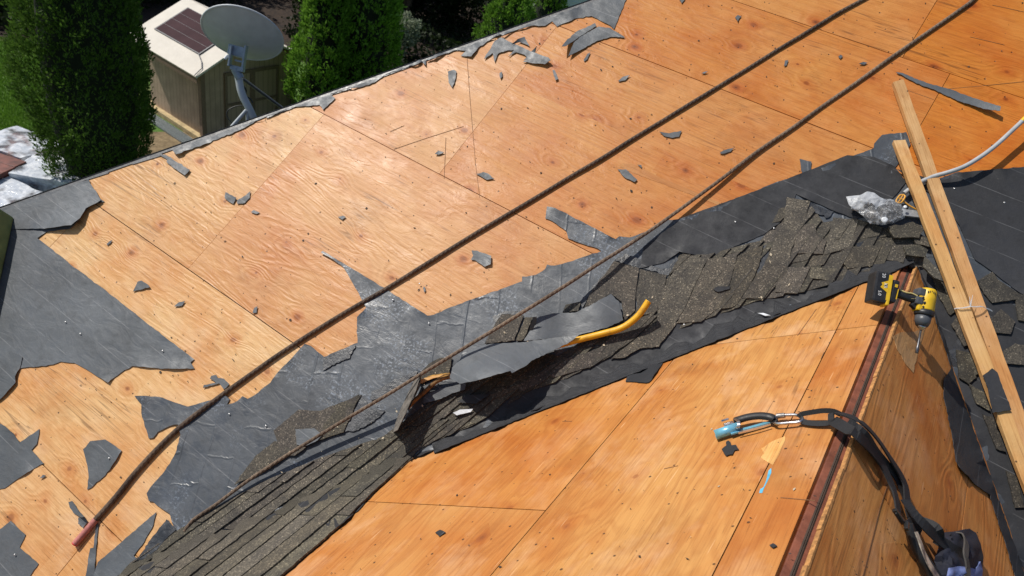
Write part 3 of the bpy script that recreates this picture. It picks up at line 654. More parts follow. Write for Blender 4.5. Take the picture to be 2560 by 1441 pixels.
# ------------------------------------------------------------------ loose scraps of torn felt
def scrap(poly, label, mode='A', off=.005, mat=M_FELT, curl=.0, group='torn felt scraps', name='felt_scrap', amp=1.2, step=10, **k):
    cx = sum(p[0] for p in poly) / len(poly); cy = sum(p[1] for p in poly) / len(poly); R = max(math.hypot(p[0] - cx, p[1] - cy) for p in poly)
    a = rnd.uniform(0, 6.28)
    def hf(x, y):
        t = ((x - cx) * math.cos(a) + (y - cy) * math.sin(a)) / R; return .001 + curl * max(0, t) ** 2 * R * .002 + .0015 * t * t
    return tag(sheet(name, poly, mat, None, mode=mode, off=off, hfn=k.pop('hfn', hf), amp=amp, seg=6, step=step, **k), label, 'felt scrap', group)
SC = [
 (c1((1145, 1115), (1190, 1115), (1215, 1130), (1370, 1225), (1330, 1265), (1200, 1170), (1205, 1150)), 'grey felt scrap with a hooked tail just below the hip, left of the dish'),
 (c4((1450, 105), (1520, 140), (1500, 180), (1445, 145)), 'small four-sided felt scrap, left one of a pair on the pale plywood'),
 (c4((1525, 180), (1525, 160), (1580, 125), (1610, 98), (1605, 140), (1575, 175)), 'curled dark felt scrap, right one of a pair on the pale plywood'),
 (c4((1615, 235), (1630, 220), (1670, 235), (1650, 245)), 'tiny dark felt chip just below the curled pair of scraps'),
 (c4((855, 745), (885, 680), (910, 672), (965, 715)), 'triangular felt scrap on the yellowish plywood strip at the left'),
 (c4((1120, 840), (1150, 812), (1190, 805), (1170, 835)), 'leaf-shaped felt scrap right of the triangular one on the yellowish strip'),
 (c4((1625, 885), (1635, 850), (1655, 838), (1650, 880)), 'small upright felt sliver near the lower end of the long plywood seam'),
 (c4((685, 440), (705, 420), (722, 413), (712, 432), (690, 447)), 'thin felt sliver on the yellow plywood below the lifted flap'),
 (c4((1305, 1365), (1310, 1345), (1390, 1330), (1350, 1305), (1360, 1285), (1390, 1280), (1400, 1300), (1440, 1305), (1475, 1340), (1440, 1372), (1410, 1335)), 'ragged bird-shaped felt scrap touching the upper rope at the lower left'),
 (c6((975, 170), (1010, 172), (1100, 205), (1098, 260), (1060, 275), (1000, 235), (970, 230), (985, 205)), 'ragged felt scrap lying alone between the two ropes'),
 (c6((662, 410), (675, 405), (680, 430), (670, 442)), 'tiny oval felt chip between the ropes above the valley'),
 (c2((1115, 415), (1150, 405), (1165, 415), (1155, 470), (1140, 510), (1120, 480)), 'tongue-shaped felt scrap with a nail near the top of the slope'),
 (c2((1415, 425), (1428, 417), (1432, 445), (1420, 458)), 'tiny felt chip below the comb-shaped scrap'),
 (c2((1722, 408), (1736, 408), (1756, 460), (1740, 467)), 'narrow upright felt chip right of the comb-shaped scrap'),
 (c2((1903, 350), (1925, 315), (1942, 304), (1925, 345), (1908, 358)), 'pointed felt chip under the big winged scrap'),
 (c2((2105, 470), (2130, 448), (2172, 436), (2145, 468), (2110, 475)), 'lens-shaped felt chip right of the winged scrap'),
 (c2((1775, 270), (1800, 240), (1860, 185), (1970, 135), (1977, 152), (1880, 215), (1800, 268)), 'long dark felt strip curled up above the winged scrap', .9),
 (c2((1815, 325), (1845, 250), (1880, 218), (1940, 182), (1990, 155), (2060, 165), (2145, 218), (2060, 215), (1980, 240), (1900, 285), (1850, 310)), 'big winged felt scrap with white nail caps near the top'),
 (c2((1325, 345), (1345, 330), (1375, 308), (1387, 362), (1410, 310), (1450, 295), (1500, 290), (1465, 330), (1510, 305), (1560, 318), (1580, 345), (1550, 360), (1680, 375), (1712, 350), (1700, 335), (1600, 300), (1420, 218), (1385, 240)), 'comb-shaped felt remnant with long teeth near the top of the slope'),
 (c2((1485, 258), (1520, 228), (1560, 215), (1590, 270), (1560, 255), (1530, 245)), 'small felt tatter pulled up by nails above the comb-shaped remnant', 1.2),
 (c2((1555, 350), (1600, 300), (1632, 268), (1625, 300), (1590, 345)), 'thin curled felt tatter standing on the comb-shaped remnant', 1.2),
 (c2((1040, 895), (1060, 875), (1092, 885), (1060, 900)), 'small felt chip beside the triangular saw cuts'),
 (c2((1280, 1012), (1320, 1000), (1350, 1010), (1385, 1040), (1340, 1045)), 'lens-shaped felt scrap at the foot of the long saw cut'),
 (c2((2100, 985), (2150, 985), (2215, 1045), (2200, 1058), (2140, 1030)), 'oval felt scrap below the dotted rough strip, between the ropes'),
 (c2((2215, 958), (2240, 960), (2240, 978)), 'tiny felt chip above the oval scrap by the rough strip'),
 (c3((205, 765), (260, 775), (335, 760), (320, 795), (280, 803), (230, 790)), 'crescent felt scrap tucked against the upper rope'),
 (c3((555, 890), (580, 875), (645, 857), (620, 880), (570, 895)), 'slim felt sliver midway between the ropes'),
 (c3((1580, 420), (1620, 425), (1700, 460), (1800, 495), (1900, 520), (2000, 560), (2190, 620), (2185, 645), (2100, 635), (1950, 590), (1880, 560), (1800, 520), (1700, 485)), 'long tapering felt strip right of the battens in the upper right'),
 (c3((930, 385), (935, 352), (955, 350), (945, 382)), 'small upright felt chip between the ropes at the right, leftmost of three'),
 (c3((1245, 330), (1258, 318), (1272, 328), (1257, 342)), 'small round felt chip between the ropes, middle one of three'),
 (c3((1365, 370), (1390, 360), (1415, 365), (1395, 377)), 'flat oval felt chip just above the lower rope, rightmost of three'),
 (c3((645, 102), (660, 88), (682, 95), (660, 126)), 'wedge-shaped felt chip above the upper rope'),
 (c3((318, -6), (357, -6), (335, 20)), 'dark felt chip at the very top edge of the picture'),
 (c3((450, 427), (465, 417), (487, 415), (467, 429)), 'tiny felt sliver left of the bend in the plywood crack'),
 (c2((475, 1262), (505, 1253), (522, 1262), (500, 1277)), 'small felt chip on the pale plywood left of the upper rope'),
 (c5((455, 948), (480, 940), (527, 1010), (562, 1045), (540, 1050), (490, 1020), (465, 985)), 'curled felt sliver just above the red rope tip', .9),
 (c5((520, 1052), (562, 1045), (582, 1080), (552, 1120), (520, 1092)), 'small felt scrap touching the red rope tip'),
 (c5((262, 790), (285, 765), (305, 770), (290, 785)), 'tiny felt chip at the corner of a plywood sheet, lower left'),
]
for q in SC: scrap(q[0], q[1], curl=q[2] if len(q) > 2 else .12)
scrap(c8((370, 622), (400, 600), (398, 575), (412, 568), (428, 578), (432, 598), (462, 595), (482, 625), (455, 630), (440, 655), (400, 667), (385, 650)), 'star-shaped black felt scrap on the dormer below the ascender', mode='L', off=.003, mat=M_FELT_D)
scrap(c8((678, 1240), (700, 1228), (728, 1245), (700, 1258)), 'tiny black felt chip on the dormer near the ridge, lower right', mode='L', off=.003, mat=M_FELT_D)
scrap(zc(0, 0, 1, ((1088, 1332), (1100, 1324), (1114, 1331), (1098, 1341))), 'tiny black felt chip low on the dormer plywood', mode='L', off=.003, mat=M_FELT_D)
scrap(c7((318, 832), (350, 812), (380, 815), (425, 812), (422, 830), (345, 850)), 'dark crumpled felt lump lying on the valley shingles', mode='AL', off=.022, mat=M_FELT_D, curl=.6, th=.012)
scrap(c5((1965, 462), (2090, 455), (2150, 500), (2100, 545), (2030, 572), (1975, 565)), 'pale grey felt piece on the shingles beside the lower rope', mode='AL', off=.021)
scrap(c6((665, 1120), (700, 1090), (820, 1050), (940, 1022), (932, 1065), (850, 1090), (780, 1125), (665, 1155)), 'light felt scrap beside the blade of the shingle remover', mode='AL', off=.03)
scrap(c6((880, 1145), (950, 1100), (1095, 1095), (1050, 1125), (1005, 1157), (930, 1152)), 'dark felt scrap in the shadow of the big curled sheet', mode='AL', off=.024, mat=M_FELT_D)
# the big sheet thrown over the tool: lower half propped up, upper half lying back
def hlow(x, y):
    t = (y - (890 - (x - 1130) * .17)) / 60.0           # towards the lower edge it rises
    return .05 + .11 * max(0, min(1.2, t + .2)) * max(.2, min(1, (x - 1080) / 120)) * max(.25, min(1, (1460 - x) / 200))
M_FELT_S = felt('roofing_felt_loose', (.095, .104, .115), .5, .9)
scrap(c6((850, 925), (930, 835), (1000, 795), (1100, 772), (1300, 762), (1500, 735), (1670, 713), (1600, 765), (1500, 815), (1360, 880), (1330, 910), (1235, 960), (1225, 945), (1130, 972), (1000, 1010), (900, 1028), (835, 992)), 'large torn felt sheet propped up over the yellow-handled tool', mode='AL', off=.01, hfn=hlow, mat=M_FELT_S, step=14, name='felt_sheet', group='large loose felt sheets')
scrap(c6((1310, 752), (1350, 690), (1395, 602), (1500, 575), (1640, 572), (1730, 530), (1870, 450), (1920, 500), (1950, 620), (1850, 665), (1660, 717), (1500, 738)), 'large felt sheet lying back behind the yellow handle', mode='AL', off=.02, hfn=lambda x, y: .012 + .02 * math.sin(x * .02) ** 2, mat=M_FELT_S, step=14, name='felt_sheet', group='large loose felt sheets')
scrap(c6((1300, 755), (1345, 690), (1370, 600), (1395, 597), (1390, 640), (1340, 735)), 'narrow dark felt tongue standing up left of the upper loose sheet', mode='AL', off=.024, hfn=lambda x, y: .07 * max(0, (850 - y) / 60), mat=M_FELT_D, name='felt_strip')
# cap nails and litter
caps = c2((1890, 145), (1690, 168), (1543, 230), (1490, 255), (1345, 443), (1140, 492), (1960, 78), (2095, 47), (1575, 330), (1900, 280), (2025, 195), (785, 995), (430, 505), (640, 490), (445, 570)) + c6((470, 490), (1785, 430), (2115, 370), (165, 1265), (640, 385), (700, 640)) + c7((810, 465), (708, 440), (1868, 185), (1560, 305), (2190, 275), (460, 400), (130, 1060)) + c5((2300, 405), (1770, 440), (725, 655), (97, 1297), (1525, 360)) + c8((2015, 660), (1625, 8)) + c4((515, 1015), (1275, 320), (420, 940), (1045, 1125))
capm = None
for (x, y) in caps:
    q, n, k = P(x, y, 'AL' if x < 2285 else 'A', .012)
    if capm is None: capm = MB().lathe(Matrix.Identity(4), [(.001, .0), (.004, .0), (.0046, .001), (.003, .0022), (.001, .0026)], 10); cap0 = capm.build('cap_nail', M_CAPN, roof); capme = cap0.data; o = cap0
    else: o = link('cap_nail', capme, None, roof)
    o.matrix_world = frame(q, V3((1, 0, 0)), n)
def litter(name, n, region, mode, parent, mat, smin, smax, off):
    mb = MB(); xs = [p[0] for p in region]; ys = [p[1] for p in region]; c = 0
    while c < n:
        x, y = rnd.uniform(min(xs), max(xs)), rnd.uniform(min(ys), max(ys))
        if not inside(x, y, region) or noise.noise(V3((x * .006, y * .006, n))) + rnd.uniform(-.5, .5) < .05: continue
        q, nn, k = P(x, y, mode, off); s = rnd.uniform(smin, smax) * rnd.choice((.6, .8, 1, 1, 1.6)); a = rnd.uniform(0, 6.28); M = frame(q, V3((math.cos(a), math.sin(a), 0)), nn)
        asp = rnd.uniform(.15, .7)
        pts = [M @ V3((math.cos(t) * s * rnd.uniform(.6, 1.1), math.sin(t) * s * asp, rnd.uniform(0, .003))) for t in (0, 1.5, 3.0, 4.6)]
        mb.add(pts, [(0, 1, 2), (0, 2, 3)]); c += 1
    o = mb.build(name, mat, parent); o['kind'] = 'stuff'; return o
litter('felt_crumbs', 420, [(100, 600), (0, 1441), (400, 1250), (700, 930), (1060, 790), (1300, 700), (1560, 600), (2200, 370), (2560, 420), (2560, 0), (1500, 0), (230, 450)], 'A', roof, M_CHIP, .0022, .0075, .002)
litter('felt_crumbs', 70, [(1650, 900), (760, 1441), (1990, 1441), (2240, 700)], 'L', dormer, M_CHIP, .002, .006, .002)
litter('felt_crumbs', 60, [(2270, 740), (2040, 1441), (2480, 1441), (2370, 1000)], 'R', dormer, M_CHIP, .002, .006, .0085)
M_GRIT = plain('pale_grit', (.5, .42, .3), .8)
litter('wood_splinters', 90, [(1500, 700), (2250, 560), (2270, 640), (1700, 840), (1000, 1080), (420, 1330), (700, 1120)], 'AL', roof, M_GRIT, .003, .009, .02)
litter('wood_splinters', 14, [(1650, 900), (760, 1441), (1990, 1441), (2240, 700)], 'L', dormer, M_GRIT, .0015, .005, .002)
for q in (c7((600, 985), (640, 985), (685, 1000), (650, 1003)), c6((855, 1215), (900, 1195), (985, 1190), (970, 1210), (880, 1232))):
    tag(sheet('plastic_strip', q, plain('clear_strip', (.62, .64, .66), .2, 0, .2), None, mode='AL', off=.024, hfn=lambda x, y: .004, step=8, amp=.6), 'pale splinter beside the felt edge of the dormer' if q[0][0] > 1800 else 'clear curled plastic strip below the big felt sheet', 'debris')

# ------------------------------------------------------------------ ropes
def ropemat(name, a, b):
    m = NT(name); uv = m.n('UVMap').outputs[0]; sx = m.n('SeparateXYZ'); m.set(sx.inputs[0], uv)
    tw = m.math('SINE', m.math('MULTIPLY', m.math('ADD', m.math('MULTIPLY', sx.outputs[0], 38.0), m.math('MULTIPLY', sx.outputs[1], 2.0)), 6.2832))
    tc = m.n('TexCoord').outputs['Object']; n1 = m.noise(tc, 9, 4, .6); n2 = m.noise(tc, 120, 3)
    c = m.mix(m.rng(n1, .35, .65), a, b); c = m.mix(m.rng(n2, .5, .75, 0, .5), c, tuple(V3(b) * .5))
    c = m.mix(m.rng(tw, .2, 1, 0, .35), c, tuple(V3(b) * .45))
    return m.out(c, .85, m.bump(m.math('ADD', tw, m.math('MULTIPLY', n2, .8)), .6, .003))
M_ROPE = ropemat('rope_brown', (.155, .105, .072), (.075, .05, .036))
M_ROPE2 = ropemat('rope_tan', (.25, .175, .12), (.13, .088, .06))
M_TAPE = plain('faded_red_tape', (.42, .15, .13), .6, 0, .35, 40)
M_RED = plain('red_rim', (.5, .02, .03), .5)
def rope(px, rads, mat, label, extra=None):
    pts = [P(x, y, 'A', r - .002 + (extra(i) if extra else 0))[0] for i, ((x, y), r) in enumerate(zip(px, rads))]
    pp = smooth_path(pts, .03); pp = [p + V3((noise.noise(p * 3.1), noise.noise(p * 3.3 + V3((5, 0, 0))), 0)) * .005 for p in pp]
    # radii follow along
    L = [0]
    for i in range(1, len(pts)): L.append(L[-1] + (pts[i] - pts[i - 1]).length)
    rr, acc = [], 0
    for i, p in enumerate(pp):
        if i: acc += (p - pp[i - 1]).length
        k = min(range(len(L)), key=lambda j: abs(L[j] - acc)); rr.append(rads[k])
    rr = [sum(rr[max(0, i - 6):i + 7]) / len(rr[max(0, i - 6):i + 7]) for i in range(len(rr))]
    t = thing('rope', label, 'rope', 'safety ropes')
    MB().tube(pp, rr, 12).build('cord', mat, t); return t, pp
px1 = [(2420, -150), (2270, -60), (2165, -5), (2100, 30), (2042, 65), (1950, 122), (1800, 214), (1500, 398), (1200, 578), (960, 725), (740, 857), (600, 955), (480, 1045), (400, 1116), (340, 1180), (288, 1245), (236, 1304)]
t1_, pp1 = rope(px1, [.0095] * 6 + [.0098, .0100, .0105, .011, .0115, .012, .0128, .0132, .0138, .0142, .0142], M_ROPE, 'thick brown rope with a red taped tip, the upper one')
a, b = P(236, 1304, 'A', .014)[0], P(187, 1361, 'A', .018)[0]
MB().tube([a.lerp(b, t) for t in (-.08, 0, .3, .6, .9, 1)], [.0146, .0158, .0155, .0158, .0166, .0162], 14, cap=False).build('taped_end', M_TAPE, t1_)
dd_ = (b - a).normalized()
MB().tube([b - dd_ * .001 + frame(b, dd_, NA).to_3x3() @ V3((0, math.cos(t) * .0122, math.sin(t) * .0122)) for t in [i * 6.2832 / 16 for i in range(17)]], .0046, 7, False).build('red_rim', M_RED, t1_)
MB().tube([b - dd_ * .012, b - dd_ * .004], .0125, 12).build('hollow_core', M_BLACK, t1_)
px2 = [(2640, -160), (2440, -8), (2420, 10), (2200, 165), (1900, 376), (1690, 531), (1560, 620), (1490, 665), (1250, 816), (1000, 968), (800, 1088), (640, 1188), (540, 1262), (482, 1302), (462, 1330)]
ex = [0, 0, 0, 0, .004, .028, .055, .075, .105, .10, .06, .03, .015, .006, .004]
rope(px2, [.0095] * 5 + [.009] * 4 + [.0082] * 6, M_ROPE2, 'tan rope running down to the valley shingles, the lower one', lambda i: ex[i])

# ------------------------------------------------------------------ battens, pole, bar and bag on the right
def batten(pa, pb, wd, th, off, label, col):
    a, b = P(*pa, 'A', off)[0], P(*pb, 'A', off)[0]; M = frame((a + b) / 2, b - a, NA); L = (b - a).length; r = random.Random(label)
    mb = MB(); n = 24; vs_ = []; fs = []
    for i in range(n + 1):
        x = -L / 2 + L * i / n; e = [r.uniform(-.0015, .0015) for _ in range(4)]
        if i == 0: x += r.uniform(0, .012)
        for (sy, sz), q in zip(((-1, 1), (1, 1), (1, -1), (-1, -1)), e): vs_.append(M @ V3((x + (r.uniform(-.008, .008) if i == 0 else 0), sy * wd / 2 + q, sz * th / 2 + q * .4)))
    for i in range(n):
        for k in range(4): p_, q_ = i * 4 + k, i * 4 + (k + 1) % 4; fs.append((p_, q_, q_ + 4, p_ + 4))
    fs += [(3, 2, 1, 0), (n * 4, n * 4 + 1, n * 4 + 2, n * 4 + 3)]
    uv = [((M.inverted() @ v).x, (M.inverted() @ v).y) for v in vs_]
    return tag(mb.add(vs_, fs, uv).build('wooden_batten', W_BAT, None, col), label, 'batten', 'wooden battens'), M, L
batten((2243, 203), (2660, 1372), .054, .024, .036, 'longer pine batten reaching further up the roof, on the right', (.93, .86, .82))
batten((2245, 352), (2628, 1352), .054, .024, .060, 'shorter pine batten lying over the longer one, left edge split', (1, .95, .85))
# clear tie holding the two together
tie = MB(); tp_ = [P(x, y, 'A', h)[0] for x, y, h in ((2386, 772, .06), (2398, 770, .078), (2415, 768, .08), (2440, 766, .08), (2462, 768, .06), (2480, 778, .03))]
M_PLAS = NT('clear_plastic'); M_PLAS = M_PLAS.out((.75, .77, .8), .18, None, None, Alpha=.45, Specular_IOR_Level=.8)
sp_ = smooth_path(tp_, .01)
for k in range(2): tie.tube([p + V3((0, .004 * k - .006, .002 * math.sin(i * 1.3 + k))) for i, p in enumerate(sp_)], .002, 6)
for q in ((2424, 742), (2432, 738)): tie.tube([P(2426, 766, 'A', .082)[0], P(*q, 'A', .095)[0]], [.003, .001], 6)
tag(tie.build('plastic_tie', M_PLAS), 'clear plastic tie wound round both battens', 'tie')
scrap(c8((2050, 150), (2085, 125), (2110, 103), (2145, 130), (2180, 230), (2235, 370), (2115, 390), (2095, 300), (2080, 220)), 'black felt piece stuck over the shorter batten', off=.08, mat=M_FELT_D)
scrap(c8((2262, 280), (2285, 290), (2330, 380), (2330, 420), (2300, 400)), 'dark felt edge poking out beyond the longer batten', off=.03, mat=M_FELT_D)
# grey pole with yellow tip and orange bracket
pole = thing('shovel_pole', 'grey tubular pole with yellow grip passing under the battens', 'tool pole')
M_GREYP = plain('grey_pipe', (.40, .41, .42), .35, 0, .12, 20)
pts = smooth_path([P(x, y, 'A', h)[0] for x, y, h in ((2680, 190, .16), (2575, 285, .09), (2540, 318, .08), (2480, 372, .075), (2420, 412, .07), (2375, 430, .06), (2330, 443, .042), (2290, 462, .035), (2260, 484, .035))], .02)
tipn = [i for i, p in enumerate(pts) if (p - P(2556, 300, 'A', .085)[0]).length < .06]
ti = tipn[len(tipn) // 2] if tipn else 8
MB().tube(pts[ti:], .0105, 12).build('tube', M_GREYP, pole)
MB().tube(pts[:ti + 1], .0112, 12).build('grip', M_YEL, pole)
M_ORG = plain('orange_bracket', (.62, .30, .035), .45, 0, .25)
br = MB(); cpx = [(2251, 488), (2263, 491), (2252, 508), (2240, 504)]
cq = [P(x, y, 'A', .042)[0] for x, y in cpx]
br.tube(smooth_path(cq, .01, True) + [cq[0]], .0045, 6); br.tube([cq[0].lerp(cq[3], .5), cq[1].lerp(cq[2], .5)], .0035, 6); br.tube([cq[0].lerp(cq[1], .5), cq[3].lerp(cq[2], .5)], .003, 6)
br.tube([P(2254, 500, 'A', .035)[0], P(2272, 514, 'A', .03)[0], P(2292, 525, 'A', .022)[0]], .004, 6)
br.build('bracket', M_ORG, pole)
bar = MB(); a, b = P(2128, 517, 'A', .03)[0], P(2330, 541, 'A', .03)[0]
bar.box(frame((a + b) / 2, b - a, NA), (b - a).length, .036, .012, .002)
tag(bar.build('flat_bar', plain('grey_bar', (.30, .31, .32), .45, .3)), 'flat grey metal bar lying under the plastic bag', 'bar')
# clear bag of nails
bag = thing('nail_bag', 'crumpled clear plastic bag of nails and washers by the battens', 'bag')
bo = [(2115, 492), (2132, 490), (2150, 488), (2168, 479), (2185, 482), (2200, 493), (2215, 500), (2228, 498), (2250, 508), (2266, 525), (2262, 545), (2230, 560), (2205, 563), (2175, 560), (2157, 540), (2140, 528), (2122, 512)]
def bagh(k, nz, cx, cy, rx, ry):
    def f(x, y):
        e = 1 - min(1, ((x - cx) / rx) ** 2 + ((y - cy) / ry) ** 2)
        c = noise.noise(V3((x * .09, y * .13, 1.7))) + .6 * noise.noise(V3((x * .22, y * .25, 4.0)))
        return .036 + k * math.sqrt(max(0, e)) + nz * c * max(.1, e)
    return f
inner = [(2160, 508), (2180, 500), (2215, 504), (2245, 510), (2258, 528), (2252, 543), (2228, 556), (2203, 558), (2178, 553), (2162, 535)]
mN = NT('nails_mass'); tcn = mN.n('TexCoord').outputs['Object']; nv = mN.noise(tcn, 75, 3, .7)
M_NAILS = mN.out(mN.mix(mN.rng(nv, .5, .68), (.03, .026, .022), (.34, .33, .32)), .4, mN.bump(nv, 1, .006), .3)
sheet('contents', inner, M_NAILS, bag, hfn=bagh(.035, .008, 2208, 530, 62, 36), off=0, th=.012, amp=.6, seg=6, step=6, wav=0)
mP = NT('bag_film'); tcp = mP.n('TexCoord').outputs['Object']; cr_ = mP.noise(tcp, 34, 4, .6, dist=1.0)
whiter = mP.rng(mP.noise(tcp, 9, 2), .45, .6)
M_FILM = mP.out((.8, .83, .87), .13, mP.bump(cr_, .5, .010), None, Alpha=mP.math('MULTIPLY_ADD', mP.rng(cr_, .5, .66), .22, .05), Specular_IOR_Level=.9)
mP2 = NT('bag_film_white'); tcp = mP2.n('TexCoord').outputs['Object']; cr_ = mP2.noise(tcp, 40, 4, .6, dist=1.0)
M_FILMW = mP2.out((.62, .64, .67), .3, mP2.bump(cr_, .4, .008), None, Alpha=.5)
sheet('film', bo[7:] + [(2148, 512), (2165, 494), (2185, 490), (2205, 497)], M_FILM, bag, hfn=bagh(.05, .012, 2205, 530, 74, 42), off=.004, th=.0006, amp=.8, seg=5, step=7, wav=0)
sheet('bag_neck', [(2115, 492), (2132, 490), (2150, 488), (2168, 479), (2185, 482), (2200, 493), (2218, 501), (2205, 512), (2190, 520), (2180, 508), (2165, 510), (2150, 522), (2138, 527), (2122, 512)], M_FILMW, bag, hfn=bagh(.05, .014, 2165, 503, 60, 32), off=.012, th=.0006, amp=.8, seg=5, step=6, wav=0)
for (x, y, r) in ((2211, 550, .0145), (2263, 518, .008)):
    q = P(x, y, 'A', .075 if r > .01 else .06)[0]
    MB().lathe(frame(q, V3((1, 0, 0)), (CAM - q).normalized() * .5 + NA), [(r * .18, 0), (r, 0), (r, .0018), (r * .5, .003), (r * .18, .003)], 18).build('washer', plain('washer_plastic', (.78, .8, .82), .35), bag)

# ------------------------------------------------------------------ shingle remover with bent yellow handle
tool = thing('shingle_remover', 'bent yellow tube handled shingle remover under the torn felt sheet', 'tool')
hp = [P(x, y, 'AL', h)[0] for x, y, h in ((1621, 754, .105), (1598, 787, .08), (1572, 810, .06), (1545, 824, .05), (1505, 835, .045), (1430, 854, .04), (1380, 868, .036))]
hs_ = smooth_path(hp, .012); MB().tube(hs_, .0155, 14, cap=False).build('handle', M_YELP, tool)
MB().tube([hp[0] + (hp[0] - hp[1]).normalized() * .002, hp[0] - (hp[0] - hp[1]).normalized() * .01], [.0153, .0153], 14).build('end_plug', plain('yellow_plug', (.72, .42, .03), .5), tool)
MB().tube(smooth_path([P(x, y, 'AL', h)[0] for x, y, h in ((1390, 866, .034), (1300, 893, .03), (1180, 928, .034), (1120, 943, .042), (1090, 955, .04), (1062, 980, .035), (1035, 1003, .03), (1018, 1022, .022))], .02), .0105, 10).build('shaft', M_RUST, tool)
sheet('fork', c6((665, 1000), (700, 978), (770, 965), (835, 958), (830, 980), (760, 985), (700, 1000), (660, 1008)), plain('worn_yellow', (.42, .22, .03), .7, 0, .5), tool, mode='AL', off=.03, hfn=lambda x, y: .02, th=.006, step=10, amp=.8)
def blh(x, y):
    t = (x - (1056 - (y - 929) * .49)) / 22.0; return .03 + .10 * max(0, min(1, t + .55))
sheet('blade', c6((470, 1340), (485, 1280), (515, 1200), (560, 1100), (600, 1020), (640, 965), (662, 948), (640, 1020), (610, 1090), (580, 1150), (540, 1240), (500, 1325)), plain('scuffed_steel', (.17, .15, .13), .55, .3, .5, 30, .002), tool, mode='AL', off=.012, hfn=blh, th=.004, step=8, amp=.4)
pa = [P(x, y, 'AL', .014)[0] for x, y in ((984, 1082), (1000, 1060), (1030, 1006), (1052, 960))]; pb = [P(x, y, 'AL', .13)[0] for x, y in ((996, 1074), (1008, 1048), (1034, 995), (1052, 938))]
mb = MB(); mb.add(pa + pb, [(i, i + 1, i + 5, i + 4) for i in range(3)]); mb.add([p + V3((.003, 0, 0)) for p in pa + pb], [(i + 4, i + 5, i + 1, i) for i in range(3)]); mb.build('blade_wall', M_DSTEEL, tool)
sheet('wood_splinter', c6((610, 1025), (650, 1000), (720, 980), (835, 962), (830, 970), (730, 992), (640, 1030)), W_PALE, None, mode='AL', off=.06, hfn=lambda x, y: .0, step=10, amp=.6)
tag(bpy.data.objects['wood_splinter'], 'pale split wood sliver at the fork of the shingle remover', 'splinter')

# ------------------------------------------------------------------ cordless drill across the ridge
drill = thing('cordless_drill', 'yellow and black cordless drill lying across the dormer ridge', 'drill')
zr = APEX.z + .075
pb_, ph_ = ground(2200, 722, zr), ground(2318, 758, zr)
vd_ = ray(2318, 758).normalized(); pc_ = hit(2294, 884, ph_, (vd_ + V3((0, 0, -.35))).normalized())
tilt = (ph_ - pb_).cross(ph_ - pc_).normalized(); tilt = tilt if tilt.dot(CAM - ph_) > 0 else -tilt
MD = frame(pb_, ph_ - pb_, tilt)               # x: from battery to head, y: away from the chuck
SD = (ph_ - pb_).length / .178; print('drill scale', SD)
MD = MD @ Matrix.Translation((.006, -.002, 0)); T = lambda x, y, z=0.0: MD @ V3((x * SD, y * SD, z * SD))
def dbox(x, y, z, sx, sy, sz, bev, rot=0.0): 
    return MD @ Matrix.Translation(V3((x, y, z)) * SD) @ Matrix.Rotation(rot, 4, 'Z'), sx * SD, sy * SD, sz * SD, bev * SD
M_DBLK = plain('drill_black', (.022, .022, .024), .42, 0, .25)
M_DGRY = plain('drill_grey', (.075, .08, .09), .38, 0, .2)
M_WHT = plain('print_white', (.8, .8, .8), .5)
cdir = (MD.inverted() @ pc_ - MD.inverted() @ ph_); ca = math.atan2(cdir.y, cdir.x) + math.pi / 2   # chuck axis against -y
RC = Matrix.Rotation(ca, 4, 'Z')
mb = MB(); mb.box(*dbox(-.012, 0, 0, .062, .118, .072, .009, .08)); bat = mb.build('battery', M_DBLK, drill)
mb = MB()
for k in range(5): mb.box(*dbox(-.030 + k * .006, -.0605, .008, .0025, .004, .034, .0005, .08))
mb.build('vent', M_DGRY, bat)
mb = MB(); mb.box(*dbox(.012, .004, .0368, .014, .098, .002, .0006, .08)); mb.box(*dbox(-.004, .018, .0366, .03, .012, .0016, .0005, .55)); mb.box(*dbox(-.004, -.004, .0366, .03, .012, .0016, .0005, -.45)); mb.box(*dbox(.017, -.038, .012, .012, .05, .052, .004, .08)); mb.build('label', M_YEL, bat)
def drill_text(s_, x, y, z, size, rot):
    cu = bpy.data.curves.new('print', 'FONT'); cu.body = s_; cu.size = size * SD; cu.align_x = 'CENTER'; cu.align_y = 'CENTER'; cu.extrude = .0003
    o = bpy.data.objects.new('printed_number', cu); COL.objects.link(o); dg = bpy.context.evaluated_depsgraph_get(); me = bpy.data.meshes.new_from_object(o.evaluated_get(dg)); bpy.data.objects.remove(o)
    me.transform(MD @ Matrix.Translation(V3((x, y, z)) * SD) @ Matrix.Rotation(rot, 4, 'Z')); me.materials.clear(); link('printed_text', me, M_WHT, bat)
drill_text('20', -.018, .043, .0372, .017, -1.4); drill_text('5.0', -.018, -.026, .0372, .016, -1.4); drill_text('XR', -.004, .008, .0378, .016, -1.4)
mb = MB(); mb.box(*dbox(.034, 0, 0, .030, .088, .066, .010, .02)); ft = mb.build('foot', M_DBLK, drill)
mb = MB(); mb.box(*dbox(.036, .020, .0335, .010, .012, .002, .0005)); mb.box(*dbox(.046, -.01, .0335, .003, .04, .002, .0005)); mb.build('foot_trim', M_YEL, ft)
hpts = [T(.040, .006), T(.07, .004), T(.10, .002), T(.13, .004), T(.155, .012)]
MB().tube(smooth_path(hpts, .01), [.021 * SD] * 2 + [.0195 * SD] * 0 + [.02 * SD] * (len(smooth_path(hpts, .01)) - 2), 14, flat=.8).build('handle', M_DBLK, drill)
